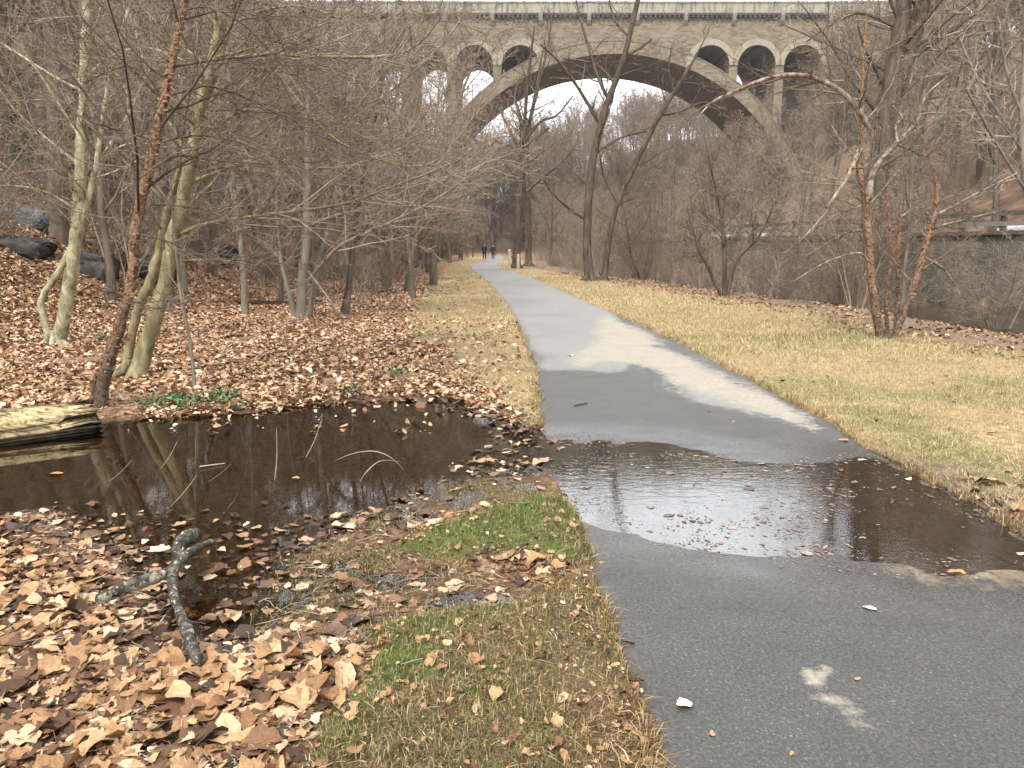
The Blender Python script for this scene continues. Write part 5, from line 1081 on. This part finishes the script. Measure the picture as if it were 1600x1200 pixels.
# ------------------------------------------------------------------ single leaves on the asphalt
def one_leaf(px, py, size, kind, label, mat, yaw, z=None, water=False):
    gx_, gy_ = G(px, py); V, F3, F4 = leaf_proto(True, kind, np.random.RandomState(int(px + py))); c, s = math.cos(yaw), math.sin(yaw); V = V * np.array([1, 1, .5]); V[:, 2] -= V[:, 2].min() * .8
    V = np.stack([V[:, 0] * c - V[:, 1] * s, V[:, 0] * s + V[:, 1] * c, V[:, 2]], 1) * size
    mb = MB(); mb.add(V, F3, F4); o = mb.build('fallen_leaf', M[mat], None, True); o.location = (gx_, gy_, (float(zpath(np.array([gx_]), np.array([gy_]))[0]) if not water else ZW) + .006); return tag(o, label, 'leaf', 'single leaves lying apart')
one_leaf(1070, 1103, .068, 3, 'pale cream leaf lying alone on the dark asphalt, nearest leaf on the path', 'leaf_pale', .3)
one_leaf(1359, 946, .06, 1, 'small tan leaf on the asphalt between the puddle and the silt splash', 'leaf_pale', 2.6)
one_leaf(1597, 856, .055, 1, 'pale leaf at the wet path margin by the muddy flow', 'leaf_pale', .2)
one_leaf(1495, 886, .08, 1, 'narrow orange leaf at the near rim of the puddle', 'leaf_orange', 2.9)
one_leaf(1348, 713, .07, 1, 'pale leaf at the far rim of the muddy flow', 'leaf_pale', .1)
one_leaf(1318, 685, .09, 1, 'orange leaf on wet asphalt past the tip of the dry silt', 'leaf_orange', 3.0)
one_leaf(893, 556, .12, 1, 'whitish leaf on the dry asphalt beyond the damp patch', 'leaf_pale', .4)
one_leaf(1113, 1148, .03, 1, 'tiny tan leaf scrap below the nearest pale leaf', 'leaf_orange', 1.5)
one_leaf(1340, 1063, .03, 1, 'curled brown leaf scrap above the silt splash', 'leaf_orange', .5)
one_leaf(462, 741, .06, 0, 'orange leaf floating alone in the middle of the pond', 'leaf_orange', .4, water=True)
one_leaf(88, 734, .09, 1, 'tan leaf floating in the pond close to the log', 'leaf_orange', .1, water=True)
one_leaf(1420, 742, .07, 1, 'small leaf stranded in the muddy flow at the lawn side', 'leaf_pale', .7)

# ------------------------------------------------------------------ air
hm = bpy.data.materials.new('valley_air'); hm.use_nodes = True; hn = hm.node_tree; hn.nodes.clear(); ho = hn.nodes.new('ShaderNodeOutputMaterial'); hv = hn.nodes.new('ShaderNodeVolumePrincipled')
hv.inputs['Color'].default_value = (.88, .88, .89, 1); hv.inputs['Density'].default_value = .0003; hv.inputs['Anisotropy'].default_value = .2; hn.links.new(hv.outputs[0], ho.inputs['Volume'])
mb = MB(); mb.box(-440, 440, -45, 715, -3, 150); tag(mb.build('haze', hm), kind='stuff')

# ------------------------------------------------------------------ light, sky, camera
SUN_EL, SUN_AZ = math.radians(50), math.radians(203)     # azimuth clockwise from +Y
w = bpy.data.worlds.new('World'); SC.world = w; w.use_nodes = True; nt = w.node_tree; nt.nodes.clear()
out = nt.nodes.new('ShaderNodeOutputWorld'); bg = nt.nodes.new('ShaderNodeBackground'); sky = nt.nodes.new('ShaderNodeTexSky')
sky.sky_type = 'NISHITA'; sky.sun_disc = False; sky.sun_elevation = SUN_EL; sky.sun_rotation = SUN_AZ; sky.dust_density = 4.0; sky.air_density = 1.0; sky.ozone_density = 1.0
tc = nt.nodes.new('ShaderNodeTexCoord'); mp = nt.nodes.new('ShaderNodeMapping'); mp.inputs['Scale'].default_value = (1, 1, 2.5); nz = nt.nodes.new('ShaderNodeTexNoise'); nz.inputs['Scale'].default_value = 2.2; nz.inputs['Detail'].default_value = 7
cr = nt.nodes.new('ShaderNodeMapRange'); cr.inputs['From Min'].default_value = .3; cr.inputs['From Max'].default_value = .7; cr.inputs['To Min'].default_value = .86; cr.inputs['To Max'].default_value = 1.0
mx = nt.nodes.new('ShaderNodeMix'); mx.data_type = 'RGBA'; mx.inputs[7].default_value = (16.2, 16.5, 17.0, 1)
L = nt.links.new
L(tc.outputs['Generated'], mp.inputs[0]); L(mp.outputs[0], nz.inputs['Vector']); L(nz.outputs['Fac'], cr.inputs['Value']); L(cr.outputs[0], mx.inputs[0]); L(sky.outputs[0], mx.inputs[6]); L(mx.outputs[2], bg.inputs['Color']); L(bg.outputs[0], out.inputs[0])
bg.inputs['Strength'].default_value = .15
sl = bpy.data.lights.new('sun', 'SUN'); sl.energy = 3.8; sl.angle = math.radians(2); sl.color = (1, .955, .88); so = link('sun', sl)
d = (math.sin(SUN_AZ) * math.cos(SUN_EL), math.cos(SUN_AZ) * math.cos(SUN_EL), math.sin(SUN_EL))
from mathutils import Vector
so.rotation_euler = Vector(d).to_track_quat('Z', 'Y').to_euler(); so.location = (30, -30, 60)
cam = bpy.data.cameras.new('camera'); cam.lens = 27; cam.sensor_width = 36; cam.clip_end = 2000; cam.clip_start = .05; co = link('camera', cam); co.location = (0, 0, CAMZ); co.rotation_euler = (math.pi / 2 - TH, 0, 0); SC.camera = co
vs = SC.view_settings; vs.view_transform = 'Standard'; vs.look = 'None'; vs.exposure = .15; vs.gamma = 1
SC.render.resolution_x, SC.render.resolution_y = 1024, 768
SC.cycles.max_bounces = 6; SC.cycles.transparent_max_bounces = 8; SC.cycles.caustics_reflective = False; SC.cycles.caustics_refractive = False
